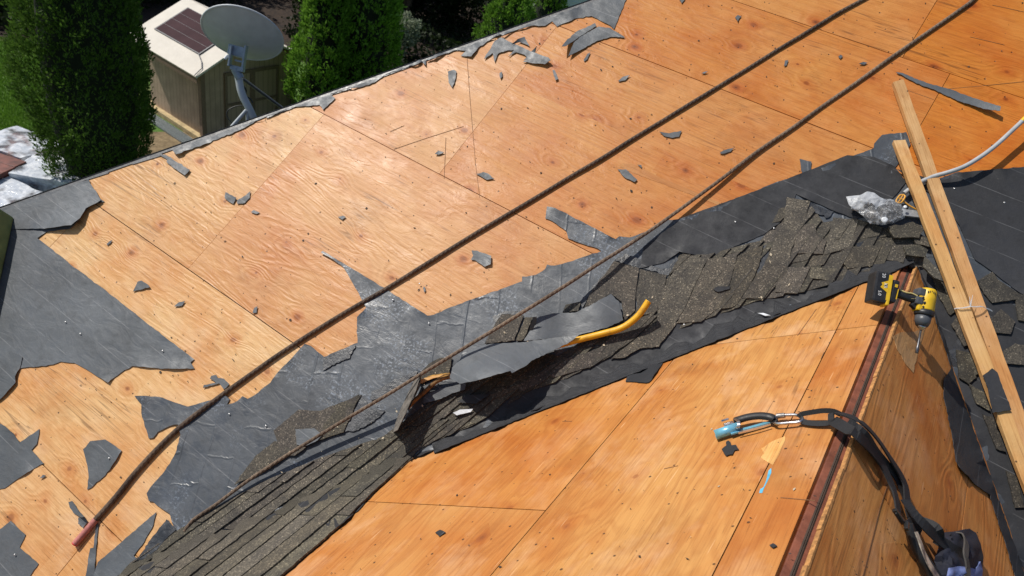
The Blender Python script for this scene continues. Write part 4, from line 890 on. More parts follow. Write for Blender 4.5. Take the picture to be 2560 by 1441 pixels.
mb = MB(); mb.tube(smooth_path([T(.06, .016, .013), T(.085, .012, .0155), T(.105, .016, .014), T(.125, .012, .0145)], .006), .003 * SD, 6); mb.tube(smooth_path([T(.105, -.004, .015), T(.125, .002, .0155), T(.14, .016, .0145)], .006), .003 * SD, 6); mb.build('handle_piping', plain('cream_piping', (.62, .5, .2), .5), drill)
mb = MB(); mb.box(*dbox(.128, -.024, 0, .030, .02, .024, .006, -.5)); mb.build('trigger', M_DBLK, drill)
HM = MD @ Matrix.Translation(V3((.168, .004, 0)) * SD) @ RC
mb = MB(); mb.lathe(HM @ Matrix.Rotation(math.pi / 2, 4, 'X'), [(.004 * SD, -.052 * SD), (.024 * SD, -.05 * SD), (.030 * SD, -.042 * SD), (.031 * SD, -.01 * SD), (.032 * SD, .03 * SD), (.030 * SD, .036 * SD)], 22); hs2 = mb.build('housing', M_YEL, drill)
mb = MB()
for k in range(5): mb.box(HM @ Matrix.Translation(V3((-.012 + k * .006, .036 - .002 * abs(k - 2), .027)) * SD), .003 * SD, .008 * SD, .006 * SD, .0006)
for (x, y, r) in ((-.018, -.012, .005), (-.026, .006, .004), (-.02, -.028, .0035)): mb.lathe(HM @ Matrix.Translation(V3((x, y, .026)) * SD), [(.001, 0), (r * SD, 0), (r * SD, .003 * SD), (.001, .003 * SD)], 10)
mb.build('vent', M_DBLK, hs2)
mb = MB(); mb.box(HM @ Matrix.Translation(V3((-.027, -.008, 0)) * SD), .022 * SD, .07 * SD, .046 * SD, .006 * SD); mb.build('side_cover', M_YEL, drill)
mb = MB(); mb.box(HM @ Matrix.Translation(V3((-.030, .028, 0)) * SD), .03 * SD, .032 * SD, .05 * SD, .008 * SD); mb.box(HM @ Matrix.Translation(V3((-.034, -.006, .004)) * SD), .028 * SD, .03 * SD, .044 * SD, .007 * SD); mb.build('grip_cover', M_DGRY, drill)
RX = HM @ Matrix.Rotation(math.pi / 2, 4, 'X')
mb = MB(); mb.lathe(RX, [(.010 * SD, .034 * SD), (.034 * SD, .035 * SD), (.034 * SD, .052 * SD), (.031 * SD, .054 * SD)], 24); mb.build('clutch_ring', M_DBLK, drill)
mb = MB(); mb.lathe(RX, [(.010 * SD, .052 * SD), (.0285 * SD, .055 * SD), (.027 * SD, .078 * SD), (.0205 * SD, .094 * SD), (.012 * SD, .095 * SD)], 24); ck = mb.build('chuck', M_DGRY, drill)
mb = MB(); mb.lathe(RX, [(.006 * SD, .093 * SD), (.0165 * SD, .094 * SD), (.0155 * SD, .100 * SD), (.009 * SD, .103 * SD), (.0075 * SD, .109 * SD), (.003 * SD, .110 * SD)], 18); mb.build('chuck_nose', M_STEEL, ck)
mb = MB(); L0 = (MD.inverted() @ pc_ - V3((.168, .004, 0)) * SD).length
mb.lathe(RX, [(.0038 * SD, .106 * SD), (.0038 * SD, L0 * .86), (.0058 * SD, L0 * .88), (.0058 * SD, L0), (.003 * SD, L0 + .001)], 10); mb.build('bit', M_DSTEEL, drill)

# ------------------------------------------------------------------ ascender, karabiner, sling and lanyard
asc = thing('rope_ascender', 'blue metal rope ascender with black rubber handle on the dormer plywood', 'ascender')
M_BLUE = plain('blue_anodised', (.20, .50, .66), .25, .35, .15)
M_ALU = plain('bare_aluminium', (.72, .74, .76), .25, .9, .1)
PL = lambda x, y, h: P(x, y, 'L', h)[0]
def pth(mode, pts, step=.01): return smooth_path([P(x, y, mode, h)[0] for x, y, h in pts], step)
# rope channel: an open half tube
a, b = PL(1788, 1088, .022), PL(1846, 1068, .024); d_ = (b - a).normalized(); sd_ = NL.cross(d_)
mb = MB(); R_ = .0165; vs_, fs, uv = [], [], []
ns_ = 12
for th_ in (R_, R_ - .003):
    for p in (a, b):
        for i in range(ns_ + 1):
            an = math.radians(-150 + 265 * i / ns_); vs_.append(p + (sd_ * math.cos(an) * -1 + NL * math.sin(an)) * th_)
m_ = ns_ + 1
for i in range(ns_):
    fs += [(i, i + 1, m_ + i + 1, m_ + i), (2 * m_ + i + 1, 2 * m_ + i, 3 * m_ + i, 3 * m_ + i + 1), (i + 1, i, 2 * m_ + i, 2 * m_ + i + 1), (m_ + i, m_ + i + 1, 3 * m_ + i + 1, 3 * m_ + i)]
fs += [(0, m_, 3 * m_, 2 * m_), (m_ - 1, 2 * m_ - 1, 4 * m_ - 1, 3 * m_ - 1)][:2]
mb.add(vs_, fs, None, True); chn = mb.build('rope_channel', M_BLUE, asc)
mb = MB(); mb.ribbon(pth('L', ((1826, 1082, .018), (1852, 1076, .016), (1890, 1066, .015), (1925, 1056, .015), (1938, 1052, .015))), [NL] * 99, [.03, .028, .024, .02] + [.014] * 95, .005); mb.build('frame', M_BLUE, asc)
mb = MB(); mb.ribbon(pth('L', ((1846, 1083, .019), (1890, 1072, .019), (1926, 1061, .019))), [NL] * 99, .006, .006); mb.build('frame_edge', M_ALU, asc)
MB().tube(pth('L', ((1838, 1053, .028), (1850, 1049, .032), (1872, 1043, .034), (1900, 1040, .034), (1925, 1043, .03), (1934, 1047, .024))), [.011] + [.0155] * 200 if False else .0152, 14, flat=.75).build('handle', M_BLACK, asc)
mb = MB(); mb.box(frame(PL(1812, 1050, .045), b - a, NL + sd_ * .4), .026, .018, .006, .002); mb.box(frame(PL(1822, 1062, .035), b - a, NL), .034, .02, .012, .003); mb.build('cam', M_STEEL, asc)
mb = MB()
for k in range(4): mb.tube(pth('L', ((1834 + 3 * k, 1047, .04), (1844 + 2 * k, 1056, .046), (1842 + 2 * k, 1068, .036), (1834 + 3 * k, 1072, .028)), .006), .0018, 6)
mb.build('cam_spring', M_STEEL, asc)
MB().lathe(frame(PL(1936, 1056, .012), V3((1, 0, 0)), NL), [(.006, 0), (.014, 0), (.014, .008), (.006, .008)], 14).build('eyelet', M_BLACK, asc)
kar = thing('karabiner', 'steel screw gate karabiner clipped to the ascender', 'karabiner')
MB().tube(pth('L', ((1934, 1048, .016), (1945, 1040, .022), (1970, 1038, .022), (1990, 1038, .02), (2003, 1042, .018), (2007, 1049, .018), (2000, 1055, .018), (1970, 1058, .02), (1942, 1060, .02), (1934, 1055, .016), (1934, 1048, .016)), .006), .0052, 10).build('body', M_STEEL, kar)
MB().tube(pth('L', ((1942, 1041, .022), (1950, 1040, .022), (1962, 1039, .022))), .0088, 12).build('gate_sleeve', plain('worn_steel', (.35, .33, .31), .4, .8), kar)
M_WEB = NT('black_webbing'); tcw = M_WEB.n('UVMap').outputs[0]; wv = M_WEB.noise(tcw, 300, 2)
M_WEB = M_WEB.out(M_WEB.mix(M_WEB.rng(wv, .4, .7), (.006, .006, .007), (.020, .021, .026)), .75, M_WEB.bump(wv, .4, .001))
sling = thing('webbing_sling', 'black webbing sling draped over the dormer ridge', 'sling')
def band(mode, pts, wd, mat=M_WEB, parent=sling, name='strap', th=.0045, tw=0.0, tw0=0.0):
    q = pth(mode, pts, .012); ns2 = []
    for i, p in enumerate(q):
        t = (q[min(i + 1, len(q) - 1)] - q[max(i - 1, 0)]).normalized(); n = (NL if p.x < APEX.x else NR)
        ns2.append(Matrix.Rotation(tw0 + tw * i / len(q), 3, t) @ n)
    return MB().ribbon(q, ns2, wd, th).build(name, mat, parent)
band('L', ((1996, 1044, .02), (2004, 1036, .028), (2030, 1031, .036), (2060, 1027, .042), (2085, 1029, .044), (2100, 1036, .04)), .016, tw0=1.1)
band('L', ((1998, 1050, .018), (2015, 1057, .014), (2045, 1060, .014), (2075, 1058, .018), (2090, 1052, .03)), .019, tw0=.5)
band('L', ((2078, 1034, .045), (2078, 1050, .034), (2082, 1062, .02)), .02, tw0=.3)
band('LR', ((2082, 1052, .03), (2110, 1068, .036), (2145, 1090, .05), (2180, 1125, .035), (2205, 1160, .026), (2222, 1195, .026), (2236, 1230, .03), (2243, 1262, .04), (2246, 1296, .045)), .036, tw0=.35, tw=-.5)
band('LR', ((2092, 1032, .045), (2125, 1042, .045), (2160, 1062, .05), (2195, 1100, .045), (2228, 1150, .035), (2250, 1185, .03), (2264, 1215, .03), (2268, 1250, .03), (2274, 1290, .03), (2300, 1335, .03)), .030, tw0=-.45, tw=.7)
band('LR', ((2120, 1055, .042), (2160, 1085, .048), (2190, 1130, .03), (2215, 1160, .022), (2240, 1190, .018), (2262, 1240, .016), (2276, 1290, .018)), .026, tw0=.9, tw=-.8)
mb = MB(); q = P(2248, 1292, 'R', .045)[0]; mb.box(frame(q, V3((1, .1, 0)), NR), .055, .012, .014, .003); mb.box(frame(q + V3((.028, -.008, -.01)), V3((1, .1, 0)), NR), .012, .03, .012, .003); mb.build('buckle', plain('black_gloss', (.02, .02, .02), .2), sling)
lan = thing('harness_lanyard', 'dark harness pad with blue lining and reflective strap at the bottom edge', 'harness')
bd = lambda *a, **k: band(*a, parent=lan, **k)
bd('LR', ((2262, 1250, .03), (2290, 1290, .05), (2318, 1320, .06), (2350, 1350, .06), (2385, 1375, .07), (2415, 1390, .08)), .032, tw0=.4)
bd('LR', ((2300, 1300, .03), (2330, 1310, .06), (2348, 1325, .075), (2350, 1345, .06), (2340, 1362, .04)), .022, tw0=1.0, tw=.6)
bd('LR', ((2268, 1300, .035), (2285, 1340, .035), (2305, 1385, .035), (2335, 1430, .04), (2370, 1480, .05)), .05)
MB().tube(pth('R', ((2272, 1310, .04), (2280, 1345, .034), (2298, 1390, .032), (2325, 1435, .034), (2350, 1490, .034))), .012, 10).build('shock_absorber', M_BLACK, lan)
mR = NT('reflective_tape'); tr_ = mR.n('TexCoord').outputs['Object']; rv = mR.noise(tr_, 26, 3, .6)
M_REFL = mR.out(mR.mix(mR.rng(rv, .4, .62), (.10, .11, .12), (.62, .60, .5)), .35, mR.bump(rv, .5, .004), .4)
q = pth('LR', ((2290, 1330, .06), (2300, 1355, .062), (2315, 1395, .062), (2335, 1430, .062), (2365, 1480, .06)), .012)
MB().ribbon(q, [NR] * len(q), [.018 + .014 * min(1, i / 14) for i in range(len(q))], .003).build('reflective_strip', M_REFL, lan)
M_NAVY = plain('navy_fabric', (.007, .009, .020), .8, 0, .3)
M_PERI = plain('blue_lining', (.14, .18, .38), .8, 0, .2)
padpoly = [(2366, 1345), (2372, 1330), (2400, 1328), (2424, 1322), (2440, 1332), (2452, 1360), (2459, 1392), (2456, 1425), (2450, 1480), (2395, 1490), (2355, 1470), (2362, 1425), (2352, 1400), (2362, 1370)]
def padh(x, y): e = 1 - min(1, ((x - 2408) / 62) ** 2 + ((y - 1400) / 95) ** 2); return .01 + .055 * math.sqrt(max(0, e)) + .016 * noise.noise(V3((x * .04, y * .04, 2)))
sheet('pad', padpoly, M_NAVY, lan, mode='R', off=.012, hfn=padh, th=.02, amp=.5, step=8, wav=0)
sheet('lining', [(2376, 1420), (2400, 1416), (2420, 1418), (2440, 1424), (2452, 1404), (2457, 1425), (2452, 1482), (2396, 1492), (2366, 1470)], M_PERI, lan, mode='R', off=.018, hfn=padh, th=.006, amp=.5, step=8, wav=0)
bd('R', ((2385, 1332, .05), (2408, 1340, .075), (2416, 1360, .09), (2414, 1390, .095), (2420, 1420, .09), (2412, 1470, .08)), .026, mat=plain('brown_webbing', (.06, .055, .05), .8))

# ------------------------------------------------------------------ green box at the left edge
gb = thing('green_foam_block', 'long pale green block lying at the left edge of the roof', 'block')
M_GRN = plain('green_top', (.22, .27, .085), .7, 0, .3, 12); 
a, b = P(8, 548, 'A', 0)[0], P(-55, 830, 'A', 0)[0]; hgt = .15
mb = MB(); M = frame((a + b) / 2 + NA * (hgt / 2 + .008) + V3((-.02, 0, 0)), b - a, NA); mb.box(M, (b - a).length * .93, .20, hgt, .012); mb.build('body', M_GRN, gb)

# ------------------------------------------------------------------ satellite dish
dish = thing('satellite_dish', 'grey satellite dish on a bent mast behind the hip of the roof', 'satellite dish')
M_DISH = plain('dish_grey', (.50, .53, .55), .5, 0, .08, 14)
M_DISHD = plain('dish_bracket', (.28, .33, .39), .45, .2, .2)
hp_ = HIP0.lerp(HIP1, .43)
mt = min((HIP0 + HEDGE * (L_ * .01) for L_ in range(0, 900)), key=lambda p: abs((p - P(628, 303)[0]).length))
base = mt + HOUT * .10 + V3((0, 0, -.0))
dist_b = (base - CAM).length + 1.1
def along(px, py, d): q = ray(px, py).normalized(); return CAM + q * d
DC = along(607, 86, dist_b + .10)
az = ray(607, 84); az.z = 0; az = az.normalized(); side_ = V3((az.y, -az.x, 0))
el = math.radians(33)
bore = (az * math.cos(el) + V3((0, 0, math.sin(el))) + side_ * .20).normalized()
vx = w((math.cos(.25), math.sin(.25), 0)); MDI = frame(DC, vx, -bore)   # local z towards the viewer (back of the dish)
pxm = (DC - CAM).length / F; RAD = 86 * pxm; print('dish radius', RAD, dist_b)
prof = []
mb = MB(); n1_, n2_ = 10, 40; vs_, fs = [], []
for layer, dz in ((0, 0.0), (1, -.006)):
    for i in range(n1_ + 1):
        r = RAD * i / n1_
        for k in range(n2_): an = 6.28318 * k / n2_; vs_.append(MDI @ V3((r * math.cos(an), r * .97 * math.sin(an), .055 * (1 - (i / n1_) ** 2) + dz)))
m_ = (n1_ + 1) * n2_
for i in range(n1_):
    for k in range(n2_):
        a0, a1 = i * n2_ + k, i * n2_ + (k + 1) % n2_
        fs.append((a0, a0 + n2_, a1 + n2_, a1)); fs.append((a1 + m_, a1 + n2_ + m_, a0 + n2_ + m_, a0 + m_))
mb.add(vs_, fs, None, True); mb.build('reflector', M_DISH, dish)
MB().tube([MDI @ V3((RAD * math.cos(t), RAD * .97 * math.sin(t), -.004)) for t in [6.28318 * k / 48 for k in range(49)]], .009, 8, False).build('rim', M_DISH, dish)
D = lambda px, py, e=0.0: along(px, py, dist_b + e)
mb = MB(); Mb_ = frame(D(592, 128, -.02), w((.97, .25, 0)), w((0, .25, -1)))
mb.box(Mb_, .13, .075, .02, .006); mb.box(frame(D(577, 140, -.03), w((.97, .25, 0)), w((0, .25, -1))), .014, .15, .05, .003); mb.box(frame(D(612, 142, -.03), w((.97, .25, 0)), w((0, .25, -1))), .014, .16, .05, .003); mb.box(frame(D(594, 172, -.02), w((.97, .22, 0)), w((0, .2, -1))), .10, .035, .045, .004); mb.box(frame(D(600, 154, -.02), w((.97, .25, 0)), w((0, .25, -1))), .07, .014, .03, .003)
mb.build('bracket', M_DISHD, dish)
MB().tube([D(588, 172, -.01), D(600, 196, -.01)], .034, 12).build('clamp', M_DISHD, dish)
MB().tube([D(570, 138, -.02), D(562, 148, -.02)], .012, 8).build('adjuster', M_WHT, dish)
mast = smooth_path([D(594, 185, 0), D(598, 203, 0), D(601, 222, .0), D(609, 245, .0), D(622, 270, .0), D(636, 300, .02), D(648, 328, .05), D(664, 366, .05), D(690, 430, .05)], .02)
MB().tube(mast, .028, 14).build('mast', M_DISH, dish)
MB().tube([D(608, 198, .02), D(640, 222, .12), D(702, 268, .32), D(740, 300, .4), D(800, 346, .5)], .013, 8).build('strut', M_DSTEEL, dish)
MB().tube([D(616, 276, -.01), D(584, 312, .02), D(560, 340, .02), D(530, 380, .02)], .014, 8).build('strut', M_DISH, dish)
MB().tube([D(618, 278, .0), D(619, 306, .02), D(619, 360, .02)], .012, 8).build('strut', M_DISH, dish)
MB().tube(smooth_path([D(612, 264, .05), D(590, 266, .05), D(570, 276, .05), D(567, 290, .05), D(578, 306, .04), D(588, 318, .03)], .02), .0045, 6).build('cable', M_BLACK, dish)
MB().tube(smooth_path([D(608, 214, .03), D(616, 228, .03), D(612, 238, .03), D(626, 248, .04), D(632, 258, .04)], .02), .006, 6).build('cable', M_BLACK, dish)

# ------------------------------------------------------------------ garden
def groundmat():
    m = NT('lawn'); tc = m.n('TexCoord').outputs['Object']
    n1 = m.noise(tc, .35, 4, .6); n2 = m.noise(tc, 7, 4, .65); n3 = m.noise(tc, 60, 3, .7)
    c = m.mix(n2, (.07, .16, .015), (.12, .23, .03)); c = m.mix(m.rng(n3, .4, .7, 0, .6), c, (.045, .09, .012))
    c = m.mix(m.rng(n1, .52, .64), c, m.mix(n3, (.11, .085, .04), (.17, .125, .06)))
    return m.out(c, .9, m.bump(n3, .8, .03))
g = MB(); 
for i in range(1): g.add([(-160, -120, 0), (120, -120, 0), (120, 160, 0), (-160, 160, 0)], [(0, 1, 2, 3)])
go = g.build('lawn', groundmat()); go['kind'] = 'structure'
def patch(px, name, mat, z):
    o = MB().add([ground(x, y, z) for x, y in px], [tuple(range(len(px)))]).build(name, mat); o['kind'] = 'structure'; return o
def soil(name, a, b, sc):
    m = NT(name); tc = m.n('TexCoord').outputs['Object']; n1 = m.noise(tc, sc, 5, .7); n2 = m.noise(tc, sc * .2, 3)
    return m.out(m.mix(m.rng(m.math('ADD', n1, m.math('MULTIPLY', n2, .5)), .6, .95), a, b), .95, m.bump(n1, .8, .03))
patch([(60, 360), (170, 335), (300, 330), (470, 330), (560, 420), (200, 560), (0, 560), (-40, 440)], 'bare_soil', soil('soil', (.13, .09, .045), (.30, .22, .12), 5), .006)
patch([(-100, -60), (-100, 60), (40, 110), (420, 60), (640, 40), (760, 160), (1000, 200), (1300, 160), (1500, 40), (1500, -160), (600, -200)], 'leaf_litter', soil('litter', (.010, .006, .004), (.055, .032, .018), 9), .012)
# grass
gr = random.Random(3); mb = MB()
lm = leafmat('grass_blade', (.08, .19, .015), (.17, .32, .04))
cells = [(0, 95), (130, 100), (140, 360), (90, 380), (0, 380), (-60, 300)]
c = 0
while c < 16000:
    x, y = gr.uniform(-60, 150), gr.uniform(80, 385)
    if not inside(x, y, cells) : continue
    q = ground(x, y); a = gr.uniform(0, 6.28); hh = gr.uniform(.04, .11); d = V3((math.cos(a), math.sin(a), 0)) * .012
    mb.add([q - d, q + d, q + V3((gr.uniform(-.04, .04), gr.uniform(-.04, .04), hh))], [(0, 1, 2)]); c += 1
o = mb.build('grass', lm); o['kind'] = 'stuff'; o['label'] = 'short green grass of the garden lawn'
# shed
shed = thing('garden_shed', 'brown garden shed with cream roof and a solar panel', 'shed')
zE = 1.95
E0 = ground(499, 182, zE); EL = ground(352, 96, zE); ER = ground(724, 134, zE)
dv = (EL - E0); depth = dv.length; dv.normalize(); wv_ = V3((-dv.y, dv.x, 0)); wv_ = wv_ if wv_.dot(ER - E0) > 0 else -wv_
width = (ER - E0).dot(wv_); print('shed depth', depth, 'width', width, 'at', E0)
ov = .26
S = lambda a, b, z: V3((E0.x, E0.y, 0)) + wv_ * a + dv * b + V3((0, 0, z))     # a across the gable, b to the back
def shedmat(name, col, stripes):
    m = NT(name); tc = m.n('UVMap').outputs[0]; sx = m.n('SeparateXYZ'); m.set(sx.inputs[0], tc); n1 = m.noise(tc, 2.5, 4)
    fr = m.math('FRACT', m.math('MULTIPLY', sx.outputs[0], stripes)); gv = m.rng(m.math('ABSOLUTE', m.math('SUBTRACT', fr, .5)), .03, .06)
    c = m.mix(m.rng(n1, .3, .7), tuple(V3(col) * .8), tuple(V3(col) * 1.15)); c = m.mix(gv, tuple(V3(col) * .55), c)
    return m.out(c, .75, m.bump(gv, .5, .01))
M_SHW = shedmat('shed_siding', (.43, .315, .225), 6.0); M_SHT = plain('shed_trim', (.19, .13, .09), .7); M_SHR = plain('shed_roof', (.66, .61, .53), .75, 0, .06, 3)
pk = zE + .55 * width * .5
i_ = .10
wm = MB()
def wall(pts, uvs): wm.add(pts, [tuple(range(len(pts)))], uvs)
wallob = []
def wpart(name, pts, uv): wallob.append(MB().add(pts, [tuple(range(len(pts)))], uv).build(name, M_SHW, shed))
wpart('wall', [S(i_, i_, .12), S(i_, depth - i_, .12), S(i_, depth - i_, zE + .02), S(i_, i_, zE + .02)], [(0, 0), (depth, 0), (depth, 2), (0, 2)])
wpart('wall', [S(width - i_, depth - i_, .12), S(width - i_, i_, .12), S(width - i_, i_, zE + .02), S(width - i_, depth - i_, zE + .02)], [(0, 0), (depth, 0), (depth, 2), (0, 2)])
wpart('gable_wall', [S(width - i_, i_, .12), S(i_, i_, .12), S(i_, i_, zE), S(width / 2, i_, pk - .04), S(width - i_, i_, zE)], [(width, 0), (0, 0), (0, 2), (width / 2, 2.5), (width, 2)])
wpart('gable_wall', [S(i_, depth - i_, .12), S(width - i_, depth - i_, .12), S(width - i_, depth - i_, zE), S(width / 2, depth - i_, pk - .04), S(i_, depth - i_, zE)], [(0, 0), (width, 0), (width, 2), (width / 2, 2.5), (0, 2)])
for sgn in (0, 1):
    a0 = 0 if sgn == 0 else width; am = width / 2; sg = 1 if sgn == 0 else -1
    zl = zE - .02
    pts = [S(a0 - sg * ov, -ov, zl), S(am, -ov, pk), S(am, depth + ov, pk), S(a0 - sg * ov, depth + ov, zl)]
    n = (pts[1] - pts[0]).cross(pts[3] - pts[0]).normalized(); n = n if n.z > 0 else -n
    rf = MB().prism([p + n * .05 for p in pts], n, .05).build('roof', M_SHR, shed)
    MB().prism([p - n * .002 for p in (pts[0], pts[3], pts[3] + V3((0, 0, -.14)), pts[0] + V3((0, 0, -.14)))], -wv_ * sg, .02).build('fascia', M_SHT, shed)
    if sgn == 0:
        rn_ = n; r0, r1, r2, r3 = [p + n * .052 for p in pts]
        Q = lambda s, t: r0.lerp(r3, t).lerp(r1.lerp(r2, t), s) + rn_ * .03
        mS = NT('solar_cells'); tcs = mS.n('TexCoord').outputs['Object']; nz = mS.noise(tcs, 3, 3)
        M_SOL = mS.out(mS.mix(nz, (.03, .012, .016), (.065, .028, .033)), .65, None, Specular_IOR_Level=.08)
        pan = MB().prism([Q(.30, .20), Q(.86, .20), Q(.86, .84), Q(.30, .84)], n, .028).build('solar_panel', plain('panel_frame', (.05, .05, .055), .4, .5), rf)
        for k in range(4):
            MB().prism([Q(.315 + .135 * k, .215) + n * .003, Q(.315 + .135 * k + .13, .215) + n * .003, Q(.315 + .135 * k + .13, .825) + n * .003, Q(.315 + .135 * k, .825) + n * .003], n, .002).build('solar_cell_strip', M_SOL, pan)
        MB().tube([Q(.3, .21), Q(.22, .1), Q(.14, .03), Q(.0, .01)], .012, 6).build('cable', M_DSTEEL, rf)
for a0 in (i_, width - i_):
    MB().box(frame(S(a0, i_, zE / 2 + .05), wv_, V3((0, 0, 1))), .13, .13, zE - .12).build('corner_trim', M_SHT, shed)
MB().tube([S(-.16, -.06, zE - .10), S(-.16, depth + .06, zE - .10)], .035, 8).build('gutter', plain('grey_gutter', (.42, .38, .33), .5), shed)
MB().tube([S(-.16, -.05, zE - .10), S(-.02, -.1, zE + .02), S(.02, -.12, zE + .10)], .02, 6).build('gutter_bracket', M_ALU, shed)
# door: two leaves with frames
for k, (a0, a1) in enumerate(((.24, .52), (.52, .80))):
    x0, x1 = width * a0, width * a1; y_ = i_ - .025
    dr = MB().box(frame(S((x0 + x1) / 2, y_, .95), wv_, V3((0, 0, 1))), x1 - x0 - .02, .03, 1.68).build('door', M_SHW, shed)
    fm = MB()
    for (ca_, cz, sx_, sz_) in ((x0 + .04, .95, .08, 1.7), (x1 - .04, .95, .08, 1.7), ((x0 + x1) / 2, 1.76, x1 - x0 - .16, .09), ((x0 + x1) / 2, .9, x1 - x0 - .16, .07), ((x0 + x1) / 2, .16, x1 - x0 - .16, .09)):
        fm.box(frame(S(ca_, y_ - .022, cz), wv_, V3((0, 0, 1))), sx_, .03, sz_)
    fm.build('door_frame', M_SHT, dr)
MB().box(frame(S(width / 2, depth / 2, .07), wv_, V3((0, 0, 1))), width + .12, depth + .12, .13).build('floor_frame', plain('pale_timber', (.5, .38, .2), .8, 0, .3, 6), shed)
mt_ = thing('metal_grating', 'corrugated grey strip on the soil along the shed wall', 'grating')
gm = plain('galvanised', (.34, .37, .37), .5, .3)
MB().box(frame(S(-.32, depth / 2, .03), dv, V3((0, 0, 1))), depth + .3, .34, .02).build('backing', gm, mt_)
for k in range(40):
    MB().box(frame(S(-.32, -.1 + k * (depth + .2) / 40, .05), wv_, V3((0, 0, 1))), .34, .025, .03).build('rib', gm, mt_)

# trees -------------------------------------------------------------
def leaf_cloud(mb, r, fn, n, smin, smax, up=.6, wid=.42):
    for i in range(n):
        p, out = fn(r); s = r.uniform(smin, smax)
        t = (V3((r.gauss(0, 1), r.gauss(0, 1), r.gauss(0, 1))) * .55 + V3((0, 0, 1)) * up + out * .6).normalized()
        sdv = t.cross(V3((r.gauss(0, 1), r.gauss(0, 1), r.gauss(0, 1)))).normalized() * s * wid
        mb.add([p, p + t * s * .5 + sdv, p + t * s, p + t * s * .5 - sdv], [(0, 1, 2, 3)])
def conifer(base, H, R, n, label, mats, seed, group='columnar conifers', lo=.06, hi=.17):
    r = random.Random(seed); t = thing('conifer', label, 'tree', group)
    MB().tube([base + V3((0, 0, z)) for z in (0, H * .3, H * .6, H * .92)], [R * .12, R * .10, R * .06, .02], 8).build('trunk', M_BARK, t)
    lob = [(r.uniform(0, 6.28), r.uniform(.05, .95), r.uniform(.12, .34)) for _ in range(34)]
    def prof(z): return (min(1, .72 + 1.4 * z) if z < .2 else 1.0) * max(.03, 1 - max(0, (z - .35) / .65) ** 1.7)
    def fn(r):
        z = r.random() ** .9; a = r.uniform(0, 6.28); k = prof(z)
        for (la, lz, lw) in lob:
            da = (a - la + math.pi) % (2 * math.pi) - math.pi; k *= 1 + lw * math.exp(-(da / .45) ** 2 - ((z - lz) / .10) ** 2)
        k *= 1 + .10 * noise.noise(V3((math.cos(a) * 3, math.sin(a) * 3, z * 14 + seed)))
        rr = R * k * (1 - abs(r.gauss(0, .10)) + (r.random() < .06) * r.uniform(0, .10)); o = V3((math.cos(a), math.sin(a), .2))
        return base + V3((math.cos(a) * rr, math.sin(a) * rr, .15 + z * (H - .15))), o
    tips = [fn(r) for _ in range(n // (9 if hi < .15 else 22))]
    def fn2(r):
        p, o = r.choice(tips); return p + V3((r.gauss(0, 1), r.gauss(0, 1), r.gauss(0, 1.5))) * (.03 if hi < .15 else .05) - o * abs(r.gauss(0, .05)), o
    mb = MB(); leaf_cloud(mb, r, fn2, n, lo, hi, .9, .2); cr = mb.build('crown', mats[0], t)
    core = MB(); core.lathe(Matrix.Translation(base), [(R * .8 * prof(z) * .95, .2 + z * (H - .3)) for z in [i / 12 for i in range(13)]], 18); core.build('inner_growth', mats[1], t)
    return t
M_BARK = plain('bark', (.10, .07, .045), .9, 0, .4, 12, .01)
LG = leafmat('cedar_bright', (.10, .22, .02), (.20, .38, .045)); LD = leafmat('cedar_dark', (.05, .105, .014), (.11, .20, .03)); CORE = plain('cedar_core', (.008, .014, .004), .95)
def at_ground(px, py): return ground(px, py)
def size_at(b, pxw): return pxw * (b - CAM).dot(w((0, 0, 1))) / F
def crown_r(px_x, px_y, b, pxw): return size_at(b, pxw)
b0 = at_ground(264, 480); conifer(b0, 8.2, size_at(b0, 122), 70000, 'huge dark green conifer hiding the left side of the shed', (LD, CORE), 2, lo=.04, hi=.11)
b1 = at_ground(798, 360); conifer(b1, 7.0, size_at(b1, 52), 26000, 'bright green narrow conifer right beside the dish, left one of two', (LG, CORE), 3)
b2 = at_ground(885, 345); conifer(b2, 7.0, size_at(b2, 78), 30000, 'bright green fuller conifer behind the hip, right one of two', (LG, CORE), 4)
b3 = at_ground(1245, 190); conifer(b3, 3.6, size_at(b3, 66), 12000, 'bright green conifer at the top of the picture, nearer the shed', (LG, CORE), 5)
b4 = at_ground(1345, 130); conifer(b4, 3.4, size_at(b4, 52), 9000, 'small bright conifer beside the neighbouring house corner', (LG, CORE), 6)
def bush(base, R, H, n, label, lmat, seed, trunk=True, smin=.10, smax=.22, name='broadleaf_tree', cat='tree', group='dark trees behind the shed', z0=.0):
    r = random.Random(seed); t = thing(name, label, cat, group)
    if trunk:
        MB().tube([base, base + V3((.1, 0, H * .3)), base + V3((0, .15, H * .7))], [R * .09, R * .07, R * .03], 8).build('trunk', M_BARK, t)
        for k in range(5):
            a = k * 1.26 + r.random(); MB().tube([base + V3((.05, .05, H * (.25 + .08 * k))), base + V3((math.cos(a) * R * .35, math.sin(a) * R * .35, H * (.45 + .08 * k))), base + V3((math.cos(a) * R * .7, math.sin(a) * R * .7, H * (.55 + .08 * k)))], [R * .04, R * .03, .01], 6).build('limb', M_BARK, t)
    cl = []
    for _ in range(26):
        d = V3((r.gauss(0, 1), r.gauss(0, 1), r.gauss(0, .8))).normalized() * r.random() ** .4
        cl.append((base + V3((d.x * R * .75, d.y * R * .75, z0 + H * .55 + d.z * H * .38)), r.uniform(.22, .42) * R))
    def fn(r):
        c_, q = r.choice(cl); d = V3((r.gauss(0, 1), r.gauss(0, 1), r.gauss(0, 1))).normalized(); p = c_ + d * q * r.random() ** .35
        if p.z < .05: p.z = .05
        return p, d
    mb = MB(); leaf_cloud(mb, r, fn, n, smin, smax, .2); mb.build('crown', lmat, t); return t
